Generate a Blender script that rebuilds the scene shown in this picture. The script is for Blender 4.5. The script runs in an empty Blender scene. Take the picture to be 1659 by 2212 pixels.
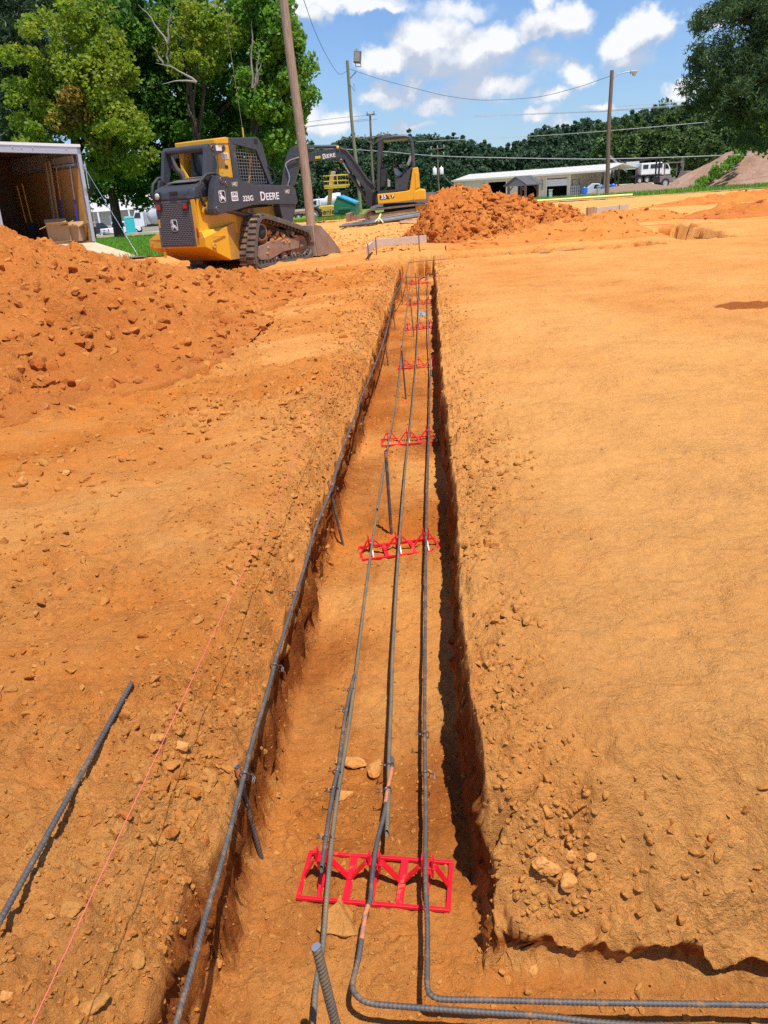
import bpy, math, random
import numpy as np
from mathutils import Vector, Matrix
random.seed(7); RS=np.random.RandomState(7)
S=bpy.context.scene; C=S.collection; R=math.radians
# ---------------------------------------------------------------- camera
CAMH=1.2
M=np.array([[.99662,.03423,.07468],[.05448,.40501,-.91269],[-.06149,.91367,.40177]])
cam_d=bpy.data.cameras.new('camera'); cam=bpy.data.objects.new('camera',cam_d); C.objects.link(cam)
cam_d.sensor_fit='VERTICAL'; cam_d.sensor_height=34.6; cam_d.lens=34.6*1600/2212
cam_d.clip_start=.02; cam_d.clip_end=6000
mw=Matrix.Identity(4)
for i in range(3):
    for j in range(3): mw[i][j]=M[i][j]
mw[0][3]=0; mw[1][3]=0; mw[2][3]=CAMH
cam.matrix_world=mw; S.camera=cam
def ray(px,py): return M@np.array([(px-829.5)/1600,-(py-1106)/1600,-1.])
def G(px,py,z=0.):                      # a sight line met with the level z
    d=ray(px,py); t=(z-CAMH)/d[2]; return Vector((d[0]*t,d[1]*t,z))
def AT(px,py,Y):                        # a sight line met with the plane y = Y
    d=ray(px,py); t=Y/d[1]; return Vector((d[0]*t,Y,d[2]*t+CAMH))
def PR(x,y,z):
    c=M.T@np.array([x,y,z-CAMH]); return 829.5+1600*c[0]/-c[2],1106-1600*c[1]/-c[2]
# ---------------------------------------------------------------- light
SUN_DIR=Vector((.205,-.30,1)).normalized()       # towards the sun: high, behind and right of the camera
SUN_EL=math.asin(SUN_DIR.z); SUN_AZ=math.atan2(SUN_DIR.x,SUN_DIR.y)
sd_=bpy.data.lights.new('sun','SUN'); sd_.energy=4.3; sd_.angle=R(.53); sd_.color=(1,.955,.88)
sun=bpy.data.objects.new('sun',sd_); C.objects.link(sun); sun.rotation_euler=SUN_DIR.to_track_quat('Z','Y').to_euler()
vs=S.view_settings; vs.view_transform='Standard'; vs.look='None'; vs.exposure=0.50; vs.gamma=1
S.cycles.max_bounces=7; S.cycles.transparent_max_bounces=12; S.cycles.use_adaptive_sampling=True; S.cycles.use_denoising=False; S.cycles.adaptive_threshold=.012; S.cycles.adaptive_min_samples=24; S.cycles.time_limit=900; S.cycles.sample_clamp_indirect=2.0; S.cycles.diffuse_bounces=3; S.cycles.glossy_bounces=3
W=bpy.data.worlds.new("World"); S.world=W; W.use_nodes=True
nt=W.node_tree; nt.nodes.clear(); N=nt.nodes; LK=nt.links
def nn(t,**k):
    n=N.new(t)
    for a,b in k.items(): setattr(n,a,b)
    return n
def mth(op,a,b=None,c=None,clamp=False):
    n=N.new('ShaderNodeMath'); n.operation=op; n.use_clamp=clamp
    for i,v in enumerate((a,b,c)):
        if v is None: continue
        if isinstance(v,(int,float)): n.inputs[i].default_value=v
        else: LK.new(v,n.inputs[i])
    return n.outputs[0]
def vm(op,a,b=None,out=0):
    n=N.new('ShaderNodeVectorMath'); n.operation=op
    for i,v in enumerate((a,b)):
        if v is None: continue
        if isinstance(v,(tuple,list)): n.inputs[i].default_value=v
        else: LK.new(v,n.inputs[i])
    return n.outputs[out]
sky=nn('ShaderNodeTexSky',sky_type='NISHITA'); sky.sun_disc=False; sky.sun_elevation=SUN_EL; sky.sun_rotation=SUN_AZ
sky.air_density=1.15; sky.dust_density=.25; sky.ozone_density=5.5
tc=nn('ShaderNodeTexCoord'); dirv=tc.outputs['Generated']
sep=nn('ShaderNodeSeparateXYZ'); LK.new(dirv,sep.inputs[0])
az=mth('ARCTAN2',sep.outputs[0],sep.outputs[1]); el=mth('ARCSINE',sep.outputs[2])
cb=nn('ShaderNodeCombineXYZ'); LK.new(az,cb.inputs[0]); LK.new(el,cb.inputs[1]); ae=cb.outputs[0]
def wn(scale,detail,rough=.6,vec=None):
    n=nn('ShaderNodeTexNoise'); n.inputs['Scale'].default_value=scale; n.inputs['Detail'].default_value=detail; n.inputs['Roughness'].default_value=rough
    LK.new(vec if vec is not None else ae,n.inputs['Vector']); return n
nA=wn(9,6,.6); offs=vm('SCALE',vm('SUBTRACT',nA.outputs['Color'],(.5,.5,.5)),None); offs.node.inputs['Scale'].default_value=.055
nB=wn(40,5,.6); offs2=vm('SCALE',vm('SUBTRACT',nB.outputs['Color'],(.5,.5,.5)),None); offs2.node.inputs['Scale'].default_value=.026
aed=vm('ADD',vm('ADD',ae,offs),offs2)
# cumulus: (direction, half-sizes, brightness), each a lobe of sky in azimuth / elevation
BL=[(700,0,190,26,.8),(650,35,70,28,.7),(800,12,110,20,.7),(850,135,80,42,1),(905,90,70,62,1),(960,85,70,55,1),(1030,110,75,50,1),(975,135,150,50,.9),(1075,90,50,42,1),
(1160,62,65,40,1),(1230,45,60,46,1),(1160,10,34,26,.9),(985,20,80,30,.55),(1060,190,110,30,.85),(830,215,62,26,.9),(885,195,34,26,.8),(945,225,70,22,.7),
(1240,165,42,34,.9),(1190,215,40,20,.75),(1330,95,46,34,.95),(1385,62,60,48,1),(1425,60,42,46,1),(1350,128,60,30,.7),(1535,40,44,30,.8),(1480,182,60,20,.75),(1160,140,60,30,.5),
(720,265,70,24,.7),(650,250,60,40,.6),(1165,245,34,14,.7),(1285,235,50,14,.6),(1210,270,34,22,.5),(560,60,90,60,.7),(300,170,160,120,.6),(60,200,110,80,.6),(1600,250,60,20,.4),(880,268,60,14,.5)]
def ang(px,py):
    d=ray(px,py); d=d/np.linalg.norm(d); return math.atan2(d[0],d[1]),math.asin(d[2])
def cloud_field(vec):
    acc=None
    for px,py,rx,ry,w in BL+EXTRA:
        if px is None: a,e,ra,re_=py; 
        else:
            a,e=ang(px,py); a2,_=ang(px+rx,py); _,e2=ang(px,py-ry); ra=abs(a2-a)*1.22; re_=abs(e2-e)*1.25
        q=vm('LENGTH',vm('MULTIPLY',vm('SUBTRACT',vec,(a,e,0)),(1/ra,1/re_,0)),None,1)
        v=mth('MULTIPLY_ADD',q,-w,w)
        acc=v if acc is None else mth('SMOOTH_MAX',acc,v,.12)
    return acc
EXTRA=[(None,(1.3,.5,.5,.16),0,0,.8),(None,(2.4,.7,.6,.2),0,0,.8),(None,(-1.4,.5,.6,.18),0,0,.8),(None,(-2.5,.4,.5,.14),0,0,.8),(None,(.3,.95,.5,.12),0,0,.7)]
f0=cloud_field(aed); f1=cloud_field(vm('ADD',aed,(0,.028,0)))
nC=wn(21,8,.58); nv=mth('SUBTRACT',nC.outputs[0],.5)
dens=mth('MULTIPLY_ADD',nv,.62,f0)
alpha=nn('ShaderNodeMapRange',interpolation_type='SMOOTHSTEP'); LK.new(dens,alpha.inputs[0]); alpha.inputs[1].default_value=.02; alpha.inputs[2].default_value=.48
# lit tops, bluish undersides
sh=mth('SUBTRACT',f0,f1); nD=wn(34,6,.6,vm('ADD',ae,(0,.012,0)))
sh2=mth('MULTIPLY_ADD',mth('SUBTRACT',nC.outputs[0],nD.outputs[0]),1.6,mth('MULTIPLY_ADD',sh,1.5,.62))
lum=nn('ShaderNodeMapRange'); LK.new(sh2,lum.inputs[0]); lum.inputs[1].default_value=.35; lum.inputs[2].default_value=1.3
ccol=nn('ShaderNodeMix',data_type='RGBA'); LK.new(lum.outputs[0],ccol.inputs[0]); ccol.inputs[6].default_value=(3.9,4.5,5.6,1); ccol.inputs[7].default_value=(7.3,7.4,7.6,1)
# thin veil that whitens the low sky
veil=mth('MULTIPLY',mth('POWER',mth('SUBTRACT',1,mth('MAXIMUM',sep.outputs[2],0.)),6),.52)
veiln=mth('ADD',veil,mth('MULTIPLY',mth('SUBTRACT',wn(3.5,5,.6).outputs[0],.45),.5),None,True)
mixv=nn('ShaderNodeMix',data_type='RGBA'); LK.new(veiln,mixv.inputs[0]); LK.new(vm('MULTIPLY',sky.outputs[0],(.60,.76,1.02)),mixv.inputs[6]); mixv.inputs[7].default_value=(4.0,5.5,7.2,1)
mixc=nn('ShaderNodeMix',data_type='RGBA'); LK.new(mth('MULTIPLY',alpha.outputs[0],.97),mixc.inputs[0]); LK.new(mixv.outputs[2],mixc.inputs[6]); LK.new(ccol.outputs[2],mixc.inputs[7])
bg=nn('ShaderNodeBackground'); bg.inputs['Strength'].default_value=.095; LK.new(mixc.outputs[2],bg.inputs[0])
wo=nn('ShaderNodeOutputWorld'); LK.new(bg.outputs[0],wo.inputs[0])
W.cycles.sampling_method='MANUAL'; W.cycles.sample_map_resolution=512

# ---------------------------------------------------------------- helpers
def tag(o,label=None,cat=None,group=None,kind=None):
    if label: o['label']=label
    if cat: o['category']=cat
    if group: o['group']=group
    if kind: o['kind']=kind
    return o
def empty(name,loc,rz=0,label=None,cat=None,group=None,rot=None):
    o=bpy.data.objects.new(name,None); C.objects.link(o); o.empty_display_size=.2
    o.location=loc; o.rotation_euler=rot if rot else (0,0,rz)
    return tag(o,label,cat,group)
def copy_tree(o,parent=None):
    c=o.copy(); C.objects.link(c)
    if parent is not None: c.parent=parent
    for ch in o.children: copy_tree(ch,c)
    return c
class MB:
    def __init__(s): s.v=[]; s.f=[]; s.sm=[]
    def add(s,vs,fs,smooth=False):
        o=len(s.v); s.v+=[tuple(v) for v in vs]; s.f+=[tuple(i+o for i in f) for f in fs]; s.sm+=[smooth]*len(fs); return s
    def box(s,c,d,rz=0,ry=0,rx=0):
        m=Matrix.Translation(c)@Matrix.Rotation(rz,4,'Z')@Matrix.Rotation(ry,4,'Y')@Matrix.Rotation(rx,4,'X')
        vs=[m@Vector((x*d[0]/2,y*d[1]/2,z*d[2]/2)) for x in(-1,1) for y in(-1,1) for z in(-1,1)]
        return s.add(vs,[(0,1,3,2),(4,6,7,5),(0,4,5,1),(2,3,7,6),(0,2,6,4),(1,5,7,3)])
    def prism(s,pts,vec):
        n=len(pts); pts=[Vector(p) for p in pts]; vec=Vector(vec)
        nrm=Vector((0,0,0))
        for i in range(n):
            a,b=pts[i],pts[(i+1)%n]; nrm+=a.cross(b)
        if nrm.dot(vec)>0: pts=pts[::-1]
        vs=pts+[p+vec for p in pts]
        return s.add(vs,[tuple(range(n)),tuple(range(2*n-1,n-1,-1))]+[(i,i+n,(i+1)%n+n,(i+1)%n) for i in range(n)])
    def beam(s,a,b,w,h=None,up=(0,0,1)):
        a=Vector(a);b=Vector(b);h=h or w; t=(b-a).normalized(); u=Vector(up)
        sd=t.cross(u)
        if sd.length<1e-3: sd=t.cross(Vector((0,1,0)))
        sd.normalize(); u=sd.cross(t)
        q=[sd*w/2*i+u*h/2*j for i,j in((-1,-1),(1,-1),(1,1),(-1,1))]
        return s.add([a+x for x in q]+[b+x for x in q],[(3,2,1,0),(4,5,6,7),(0,1,5,4),(1,2,6,5),(2,3,7,6),(3,0,4,7)])
    def tube(s,path,r,n=10,caps=True,smooth=True,closed=False):
        P=[Vector(p) for p in path]; k=len(P); rs=r if isinstance(r,(list,tuple)) else [r]*k
        vs=[]; ref=None
        for i,p in enumerate(P):
            if closed: t=P[(i+1)%k]-P[i-1]
            else: t=P[min(i+1,k-1)]-P[max(i-1,0)]
            if t.length<1e-9: t=Vector((0,0,1))
            t.normalize()
            if ref is None:
                ref=Vector((0,0,1)) if abs(t.z)<.9 else Vector((1,0,0))
            ref=(ref-t*ref.dot(t)); ref.normalize(); b=t.cross(ref)
            vs+=[p+(ref*math.cos(2*math.pi*j/n)+b*math.sin(2*math.pi*j/n))*rs[i] for j in range(n)]
        fs=[(i*n+j,i*n+(j+1)%n,(i+1)*n+(j+1)%n,(i+1)*n+j) for i in range(k-1) for j in range(n)]
        if closed: fs+=[((k-1)*n+j,(k-1)*n+(j+1)%n,(j+1)%n,j) for j in range(n)]
        s.add(vs,fs,smooth)
        if caps and not closed:
            s.add(vs[:n],[tuple(range(n-1,-1,-1))]); s.add(vs[-n:],[tuple(range(n))])
        return s
    def cyl(s,a,b,r,r2=None,n=20): return s.tube([a,b],[r,r if r2 is None else r2],n)
    def lathe(s,c,axis,prof,n=28):       # prof: (radius, distance along axis)
        axis=Vector(axis).normalized(); ref=Vector((0,0,1)) if abs(axis.z)<.9 else Vector((1,0,0)); u=axis.cross(ref).normalized(); w=axis.cross(u); c=Vector(c)
        vs=[c+axis*d+(u*math.cos(2*math.pi*j/n)+w*math.sin(2*math.pi*j/n))*max(r,1e-4) for r,d in prof for j in range(n)]
        fs=[(i*n+j,i*n+(j+1)%n,(i+1)*n+(j+1)%n,(i+1)*n+j) for i in range(len(prof)-1) for j in range(n)]
        return s.add(vs,fs,True)
    def build(s,name,m,parent=None,bev=0,loc=None,**tg):
        me=bpy.data.meshes.new(name); me.from_pydata(s.v,[],s.f); me.update()
        me.polygons.foreach_set('use_smooth',s.sm)
        me.materials.append(m); o=bpy.data.objects.new(name,me); C.objects.link(o)
        if parent is not None: o.parent=parent
        if loc is not None: o.location=loc
        if bev:
            b=o.modifiers.new('bevel','BEVEL'); b.width=bev; b.segments=2; b.limit_method='ANGLE'; b.angle_limit=R(35); b.harden_normals=False
        if tg: tag(o,**tg)
        return o
def nmesh(name,v,f,m,parent=None,smooth=False,attrs=None,**tg):
    me=bpy.data.meshes.new(name); nv=len(v); nf=len(f); k=f.shape[1]
    me.vertices.add(nv); me.vertices.foreach_set('co',np.ascontiguousarray(v,dtype=np.float32).ravel())
    me.loops.add(nf*k); me.loops.foreach_set('vertex_index',np.ascontiguousarray(f,dtype=np.int32).ravel())
    me.polygons.add(nf); me.polygons.foreach_set('loop_start',np.arange(0,nf*k,k,dtype=np.int32))
    me.polygons.foreach_set('use_smooth',np.full(nf,smooth))
    me.update(calc_edges=True)
    for an,av in (attrs or {}).items():
        at=me.attributes.new(an,'FLOAT','POINT'); at.data.foreach_set('value',np.ascontiguousarray(av,dtype=np.float32).ravel())
    me.materials.append(m); o=bpy.data.objects.new(name,me); C.objects.link(o)
    if parent is not None: o.parent=parent
    if tg: tag(o,**tg)
    return o
def text(s,size,name,m,parent,loc,rot,ext=.004,bold=.0,align='CENTER',sx=1):
    cu=bpy.data.curves.new(name,'FONT'); cu.body=s; cu.size=size; cu.extrude=ext; cu.offset=bold; cu.align_x=align; cu.align_y='CENTER'
    t=bpy.data.objects.new('tmp',cu); C.objects.link(t); bpy.context.view_layer.update()
    me=bpy.data.meshes.new_from_object(t.evaluated_get(bpy.context.evaluated_depsgraph_get()))
    bpy.data.objects.remove(t); me.materials.clear(); me.materials.append(m)
    o=bpy.data.objects.new(name,me); C.objects.link(o); o.parent=parent; o.location=loc; o.rotation_euler=rot; o.scale=(sx,1,1)
    return o
# ---------------------------------------------------------------- materials
def mat(name,col,rough=.6,metal=0,col2=None,nscale=6,namt=.5,bump=0,bscale=40,spec=.5,dirt=None,dscale=3,damt=.5,coat=0,trans=0):
    m=bpy.data.materials.new(name); m.use_nodes=True; t=m.node_tree; n=t.nodes; p=n['Principled BSDF']
    p.inputs['Roughness'].default_value=rough; p.inputs['Metallic'].default_value=metal; p.inputs['Specular IOR Level'].default_value=spec
    p.inputs['Coat Weight'].default_value=coat
    tcn=n.new('ShaderNodeTexCoord'); src=None
    if col2 is None: col2=tuple(c*.75 for c in col)
    nz=n.new('ShaderNodeTexNoise'); nz.inputs['Scale'].default_value=nscale; nz.inputs['Detail'].default_value=6; nz.inputs['Roughness'].default_value=.65; t.links.new(tcn.outputs['Object'],nz.inputs['Vector'])
    mr=n.new('ShaderNodeMapRange'); mr.inputs[1].default_value=.5-.35*(1.01-namt)*1.0; mr.inputs[2].default_value=.8; t.links.new(nz.outputs[0],mr.inputs[0])
    mx=n.new('ShaderNodeMix'); mx.data_type='RGBA'; mx.inputs[6].default_value=(*col,1); mx.inputs[7].default_value=(*col2,1)
    mm=n.new('ShaderNodeMath'); mm.operation='MULTIPLY'; mm.inputs[1].default_value=namt*1.6; mm.use_clamp=True; t.links.new(mr.outputs[0],mm.inputs[0]); t.links.new(mm.outputs[0],mx.inputs[0])
    out=mx.outputs[2]
    if dirt:
        nd=n.new('ShaderNodeTexNoise'); nd.inputs['Scale'].default_value=dscale; nd.inputs['Detail'].default_value=9; nd.inputs['Roughness'].default_value=.72; t.links.new(tcn.outputs['Object'],nd.inputs['Vector'])
        md=n.new('ShaderNodeMapRange'); md.inputs[1].default_value=.62-.3*damt; md.inputs[2].default_value=.78-.2*damt; t.links.new(nd.outputs[0],md.inputs[0])
        m2=n.new('ShaderNodeMix'); m2.data_type='RGBA'; m2.inputs[7].default_value=(*dirt,1); t.links.new(md.outputs[0],m2.inputs[0]); t.links.new(out,m2.inputs[6]); out=m2.outputs[2]
        mrr=n.new('ShaderNodeMapRange'); mrr.inputs[3].default_value=rough; mrr.inputs[4].default_value=.9; t.links.new(md.outputs[0],mrr.inputs[0]); t.links.new(mrr.outputs[0],p.inputs['Roughness'])
    t.links.new(out,p.inputs['Base Color'])
    if bump:
        nb=n.new('ShaderNodeTexNoise'); nb.inputs['Scale'].default_value=bscale; nb.inputs['Detail'].default_value=5; t.links.new(tcn.outputs['Object'],nb.inputs['Vector'])
        b=n.new('ShaderNodeBump'); b.inputs['Strength'].default_value=1; b.inputs['Distance'].default_value=bump; t.links.new(nb.outputs[0],b.inputs['Height']); t.links.new(b.outputs[0],p.inputs['Normal'])
    return m
DUST=(.36,.21,.09)
def soil(name,pale,red,brown,bumpd=.004,world=True):
    m=bpy.data.materials.new(name); m.use_nodes=True; t=m.node_tree; n=t.nodes; L=t.links; p=n['Principled BSDF']; p.inputs['Roughness'].default_value=.95; p.inputs['Specular IOR Level'].default_value=.15
    g=n.new('ShaderNodeNewGeometry'); pos=g.outputs['Position']
    def nz(s,d,r=.6,k='ShaderNodeTexNoise'):
        q=n.new(k); q.inputs['Scale'].default_value=s; q.inputs['Detail'].default_value=d; q.inputs['Roughness'].default_value=r; L.new(pos,q.inputs['Vector']); return q.outputs[0]
    def ma(op,a,b=0.,c=0.,cl=False):
        q=n.new('ShaderNodeMath'); q.operation=op; q.use_clamp=cl
        for i,v in enumerate((a,b,c)):
            if isinstance(v,(int,float)): q.inputs[i].default_value=v
            else: L.new(v,q.inputs[i])
        return q.outputs[0]
    at=n.new('ShaderNodeAttribute'); at.attribute_name='tone'
    ad=n.new('ShaderNodeAttribute'); ad.attribute_name='damp_shade'
    big=nz(.55,6,.62); mid=nz(4,7,.68); fin=nz(55,5,.7)
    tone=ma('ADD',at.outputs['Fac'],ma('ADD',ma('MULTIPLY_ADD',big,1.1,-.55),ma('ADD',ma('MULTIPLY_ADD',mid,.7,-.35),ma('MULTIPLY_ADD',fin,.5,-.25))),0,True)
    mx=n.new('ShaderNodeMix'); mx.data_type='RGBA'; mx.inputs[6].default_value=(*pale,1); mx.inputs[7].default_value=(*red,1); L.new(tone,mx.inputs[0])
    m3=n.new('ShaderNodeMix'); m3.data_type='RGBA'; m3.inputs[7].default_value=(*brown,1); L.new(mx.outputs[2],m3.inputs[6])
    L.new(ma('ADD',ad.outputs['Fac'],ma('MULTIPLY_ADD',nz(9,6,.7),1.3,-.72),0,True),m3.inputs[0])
    # grains
    gr=nz(260,3,.7); vo=n.new('ShaderNodeTexVoronoi'); vo.inputs['Scale'].default_value=70
    wp=n.new('ShaderNodeVectorMath'); wp.operation='ADD'; nw=n.new('ShaderNodeTexNoise'); nw.inputs['Scale'].default_value=45; nw.inputs['Detail'].default_value=4; L.new(pos,nw.inputs['Vector'])
    sc=n.new('ShaderNodeVectorMath'); sc.operation='SCALE'; sc.inputs['Scale'].default_value=.045; L.new(nw.outputs['Color'],sc.inputs[0]); L.new(pos,wp.inputs[0]); L.new(sc.outputs[0],wp.inputs[1]); L.new(wp.outputs[0],vo.inputs['Vector'])
    vo2=n.new('ShaderNodeTexVoronoi'); vo2.inputs['Scale'].default_value=28; L.new(wp.outputs[0],vo2.inputs['Vector'])
    sp=n.new('ShaderNodeSeparateColor'); L.new(vo.outputs['Color'],sp.inputs[0])
    hs=n.new('ShaderNodeHueSaturation'); L.new(m3.outputs[2],hs.inputs['Color'])
    patch=ma('MULTIPLY_ADD',nz(2.2,5,.65),3.2,-1.35,True)
    crevice_shade=ma('MULTIPLY',ma('MULTIPLY_ADD',vo.outputs['Distance'],-.45,.16),patch)  # shade in the gaps between crumbs, put into the colour
    L.new(ma('ADD',ma('MULTIPLY_ADD',gr,.55,.72),ma('ADD',crevice_shade,ma('ADD',ma('MULTIPLY_ADD',sp.outputs[0],.12,-.06),ma('MULTIPLY_ADD',mid,.40,-.20)))),hs.inputs['Value'])
    L.new(hs.outputs[0],p.inputs['Base Color'])
    c1=ma('POWER',ma('SUBTRACT',1,vo.outputs['Distance'],0,True),1.5); c2=ma('POWER',ma('SUBTRACT',1,vo2.outputs['Distance'],0,True),1.5)
    h=ma('ADD',ma('MULTIPLY',nz(240,3,.75),.28),ma('ADD',ma('MULTIPLY',nz(85,6,.8),1.15),ma('ADD',ma('MULTIPLY',ma('MULTIPLY',c1,patch),.75),ma('ADD',ma('MULTIPLY',ma('MULTIPLY',c2,patch),1.2),ma('MULTIPLY',nz(16,6,.7),2.0)))))
    b=n.new('ShaderNodeBump'); b.inputs['Strength'].default_value=1; b.inputs['Distance'].default_value=bumpd; L.new(h,b.inputs['Height']); L.new(b.outputs[0],p.inputs['Normal'])
    return m
SOIL=soil('soil',(.71,.332,.094),(.55,.165,.022),(.33,.095,.017),.011)
SOILR=soil('soil_red',(.66,.25,.055),(.44,.10,.015),(.30,.07,.013),.014)
CLOD=soil('clod_soil',(.55,.245,.062),(.46,.145,.024),(.36,.13,.036),.006)
CLODR=soil('clod_soil_red',(.58,.23,.055),(.41,.10,.017),(.40,.14,.04),.009)
ROCK=mat('rock',(.52,.255,.08),.95,col2=(.44,.16,.035),nscale=9,namt=.7,bump=.006,bscale=60,spec=.15)
STEEL=mat('rebar_steel',(.070,.068,.068),.6,.15,col2=(.15,.115,.09),nscale=14,namt=.5,bump=.0006,bscale=300,dirt=(.36,.2,.08),dscale=22,damt=.34)
STEELO=mat('rebar_orange_paint',(.62,.20,.08),.6,.1,col2=(.22,.14,.10),nscale=60,namt=.9)
STEELY=mat('rebar_dusty',(.15,.135,.115),.6,.3,col2=(.33,.22,.09),nscale=12,namt=.6,bump=.0006,bscale=300)
WIRE=mat('tie_wire',(.17,.16,.16),.4,.8)
REDP=mat('red_plastic',(.72,.008,.022),.33,0,col2=(.62,.01,.015),nscale=5,namt=.3,spec=.5,dirt=(.5,.16,.06),dscale=22,damt=.16)
CUTEND=mat('cut_steel',(.6,.58,.58),.35,.8)
DG=mat('charcoal_paint',(.042,.046,.056),.42,0,col2=(.075,.075,.08),nscale=5,namt=.35,dirt=(.16,.13,.1),dscale=3.5,damt=.12,coat=.15)
DGD=mat('charcoal_dusty',(.07,.072,.08),.6,0,col2=(.2,.16,.12),nscale=4,namt=.5,dirt=(.3,.22,.13),dscale=5,damt=.3)
YE=mat('yellow_paint',(.80,.40,.01),.38,0,col2=(.70,.33,.015),nscale=4,namt=.3,dirt=(.50,.28,.09),dscale=2.6,damt=.2,coat=.2)
YED=mat('yellow_dusty',(.66,.33,.03),.6,0,col2=(.52,.28,.07),nscale=4,namt=.6,dirt=(.46,.26,.10),dscale=4,damt=.5)
BLK=mat('black_rubber',(.025,.025,.027),.7,0,col2=(.06,.05,.045),namt=.4,nscale=8)
TRK=mat('track_rubber',(.10,.085,.075),.8,0,col2=(.25,.17,.10),nscale=7,namt=.55,dirt=(.36,.22,.10),dscale=6,damt=.35)
TRKE=mat('track_rubber_edge',(.085,.078,.072),.75,0,col2=(.2,.15,.1),nscale=6,namt=.5)
MUDM=mat('caked_mud',(.52,.27,.09),.95,0,col2=(.40,.17,.05),nscale=7,namt=.7,bump=.02,bscale=14,spec=.1)
RUST=mat('rusty_steel',(.27,.16,.10),.65,.3,col2=(.40,.33,.28),nscale=6,namt=.5,dirt=(.36,.14,.06),dscale=4,damt=.45)
GLS=mat('dark_glass',(.05,.065,.06),.12,0,spec=.8,col2=(.08,.09,.08))
WHT=mat('white_paint',(.78,.78,.78),.45,0,col2=(.68,.68,.67),namt=.3,nscale=3)
WHL=mat('white_lettering',(.85,.85,.84),.5)
BLL=mat('black_lettering',(.02,.02,.02),.5)
ALU=mat('aluminium',(.62,.63,.68),.4,.6,col2=(.5,.5,.55),nscale=5,namt=.4)
CHR=mat('chrome',(.75,.75,.76),.18,1)
PINE=mat('weathered_wood',(.42,.30,.20),.85,0,col2=(.30,.2,.13),nscale=12,namt=.6,bump=.003,bscale=60)
# ---------------------------------------------------------------- noise
def _h(ix,iy,s):
    with np.errstate(over='ignore'):
        h=(ix.astype(np.int64)*374761393+iy.astype(np.int64)*668265263+s*974711)&0xffffffff
        h=((h^(h>>13))*1274126177)&0xffffffff; h=(h^(h>>16))&0xffffff
    return h/float(0xffffff)
def vn(x,y,s=0):
    ix=np.floor(x);iy=np.floor(y);fx=x-ix;fy=y-iy;fx=fx*fx*(3-2*fx);fy=fy*fy*(3-2*fy)
    a=_h(ix,iy,s);b=_h(ix+1,iy,s);c=_h(ix,iy+1,s);d=_h(ix+1,iy+1,s)
    return (a+(b-a)*fx)*(1-fy)+(c+(d-c)*fx)*fy-.5
def fbm(x,y,lam,oc=4,s=0,g=.5):
    r=0;a=1;f=1/lam
    for i in range(oc):
        r=r+a*vn(x*f+i*17.3,y*f-i*9.1,s+i); a*=g; f*=2.03
    return r
def worley(x,y,lam,s=0):        # distance to the nearest seed, that seed's own value, gap to the second
    x=x/lam;y=y/lam;ix=np.floor(x);iy=np.floor(y); d1=np.full(x.shape,9.);d2=d1.copy();cv=np.zeros(x.shape)
    for i in(-1,0,1):
        for j in(-1,0,1):
            cx=ix+i;cy=iy+j; px=cx+_h(cx,cy,s);py=cy+_h(cx,cy,s+50); d=np.hypot(x-px,y-py); v=_h(cx,cy,s+99)
            m=d<d1; d2=np.where(m,d1,np.minimum(d2,d)); cv=np.where(m,v,cv); d1=np.where(m,d,d1)
    return d1,cv,d2-d1
sst=lambda e0,e1,x:(lambda t:t*t*(3-2*t))(np.clip((x-e0)/(e1-e0),0,1))
def lumps(x,y,lam,s):           # angular crumbs: plateaus of differing height
    d,c,g=worley(x+.25*lam*vn(x*3/lam,y*3/lam,s+7),y+.25*lam*vn(x*3/lam,y*3/lam,s+8),lam,s)
    return (c*c)*np.clip(g*4,0,1)**.7*(1-.5*d*d)
# ---------------------------------------------------------------- the lie of the land
TR_XL,TR_XR=-.562,.078
def sbox(x,y,cx,cy,hx,hy,a=0):
    c,s_=math.cos(a),math.sin(a); u=(x-cx)*c+(y-cy)*s_; v=-(x-cx)*s_+(y-cy)*c
    du=np.abs(u)-hx;dv=np.abs(v)-hy
    return np.minimum(np.maximum(du,dv),0)+np.hypot(np.maximum(du,0),np.maximum(dv,0))
PA=G(1415,482); PB=G(1535,512)
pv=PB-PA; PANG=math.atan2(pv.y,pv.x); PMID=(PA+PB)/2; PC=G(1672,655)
def trench_sd(x,y):
    jx=.026*fbm(x,y,.5,3,11)+.007*fbm(x,y,.11,2,12)
    main=np.maximum(np.maximum(TR_XL-x,x-TR_XR-.034*sst(1.65,1.15,y)),np.maximum(.35-y,y-14.55))
    d,c,g=worley(x,y,.10,15); chunk=(c-.5)*.018*np.clip(g*4,0,1)
    near=sbox(x,y,8.,.70,8.6,.47-.13*np.clip(x-.1,0,1.)); far=sbox(x,y,1.75,14.15+.0*x,2.35,.55,.12)
    pit=sbox(x,y,PMID.x,PMID.y,pv.length/2,.50,PANG)
    a=np.minimum(main,np.minimum(far,pit)); 
    return np.minimum(a,near+.02*fbm(x,y,.7,3,14))+jx+chunk,main,near
def far_h(x,y):
    h=-np.clip(y-38,0,122)*.0235-.95*sst(-8,-38,x)*sst(42,108,y)-.40*sst(24,42,y)*sst(-6.5,-11,x)+1.4*sst(22,32,x)*sst(95,145,y)
    return h+3*sst(150,260,y)*sst(15,90,x)
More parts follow.
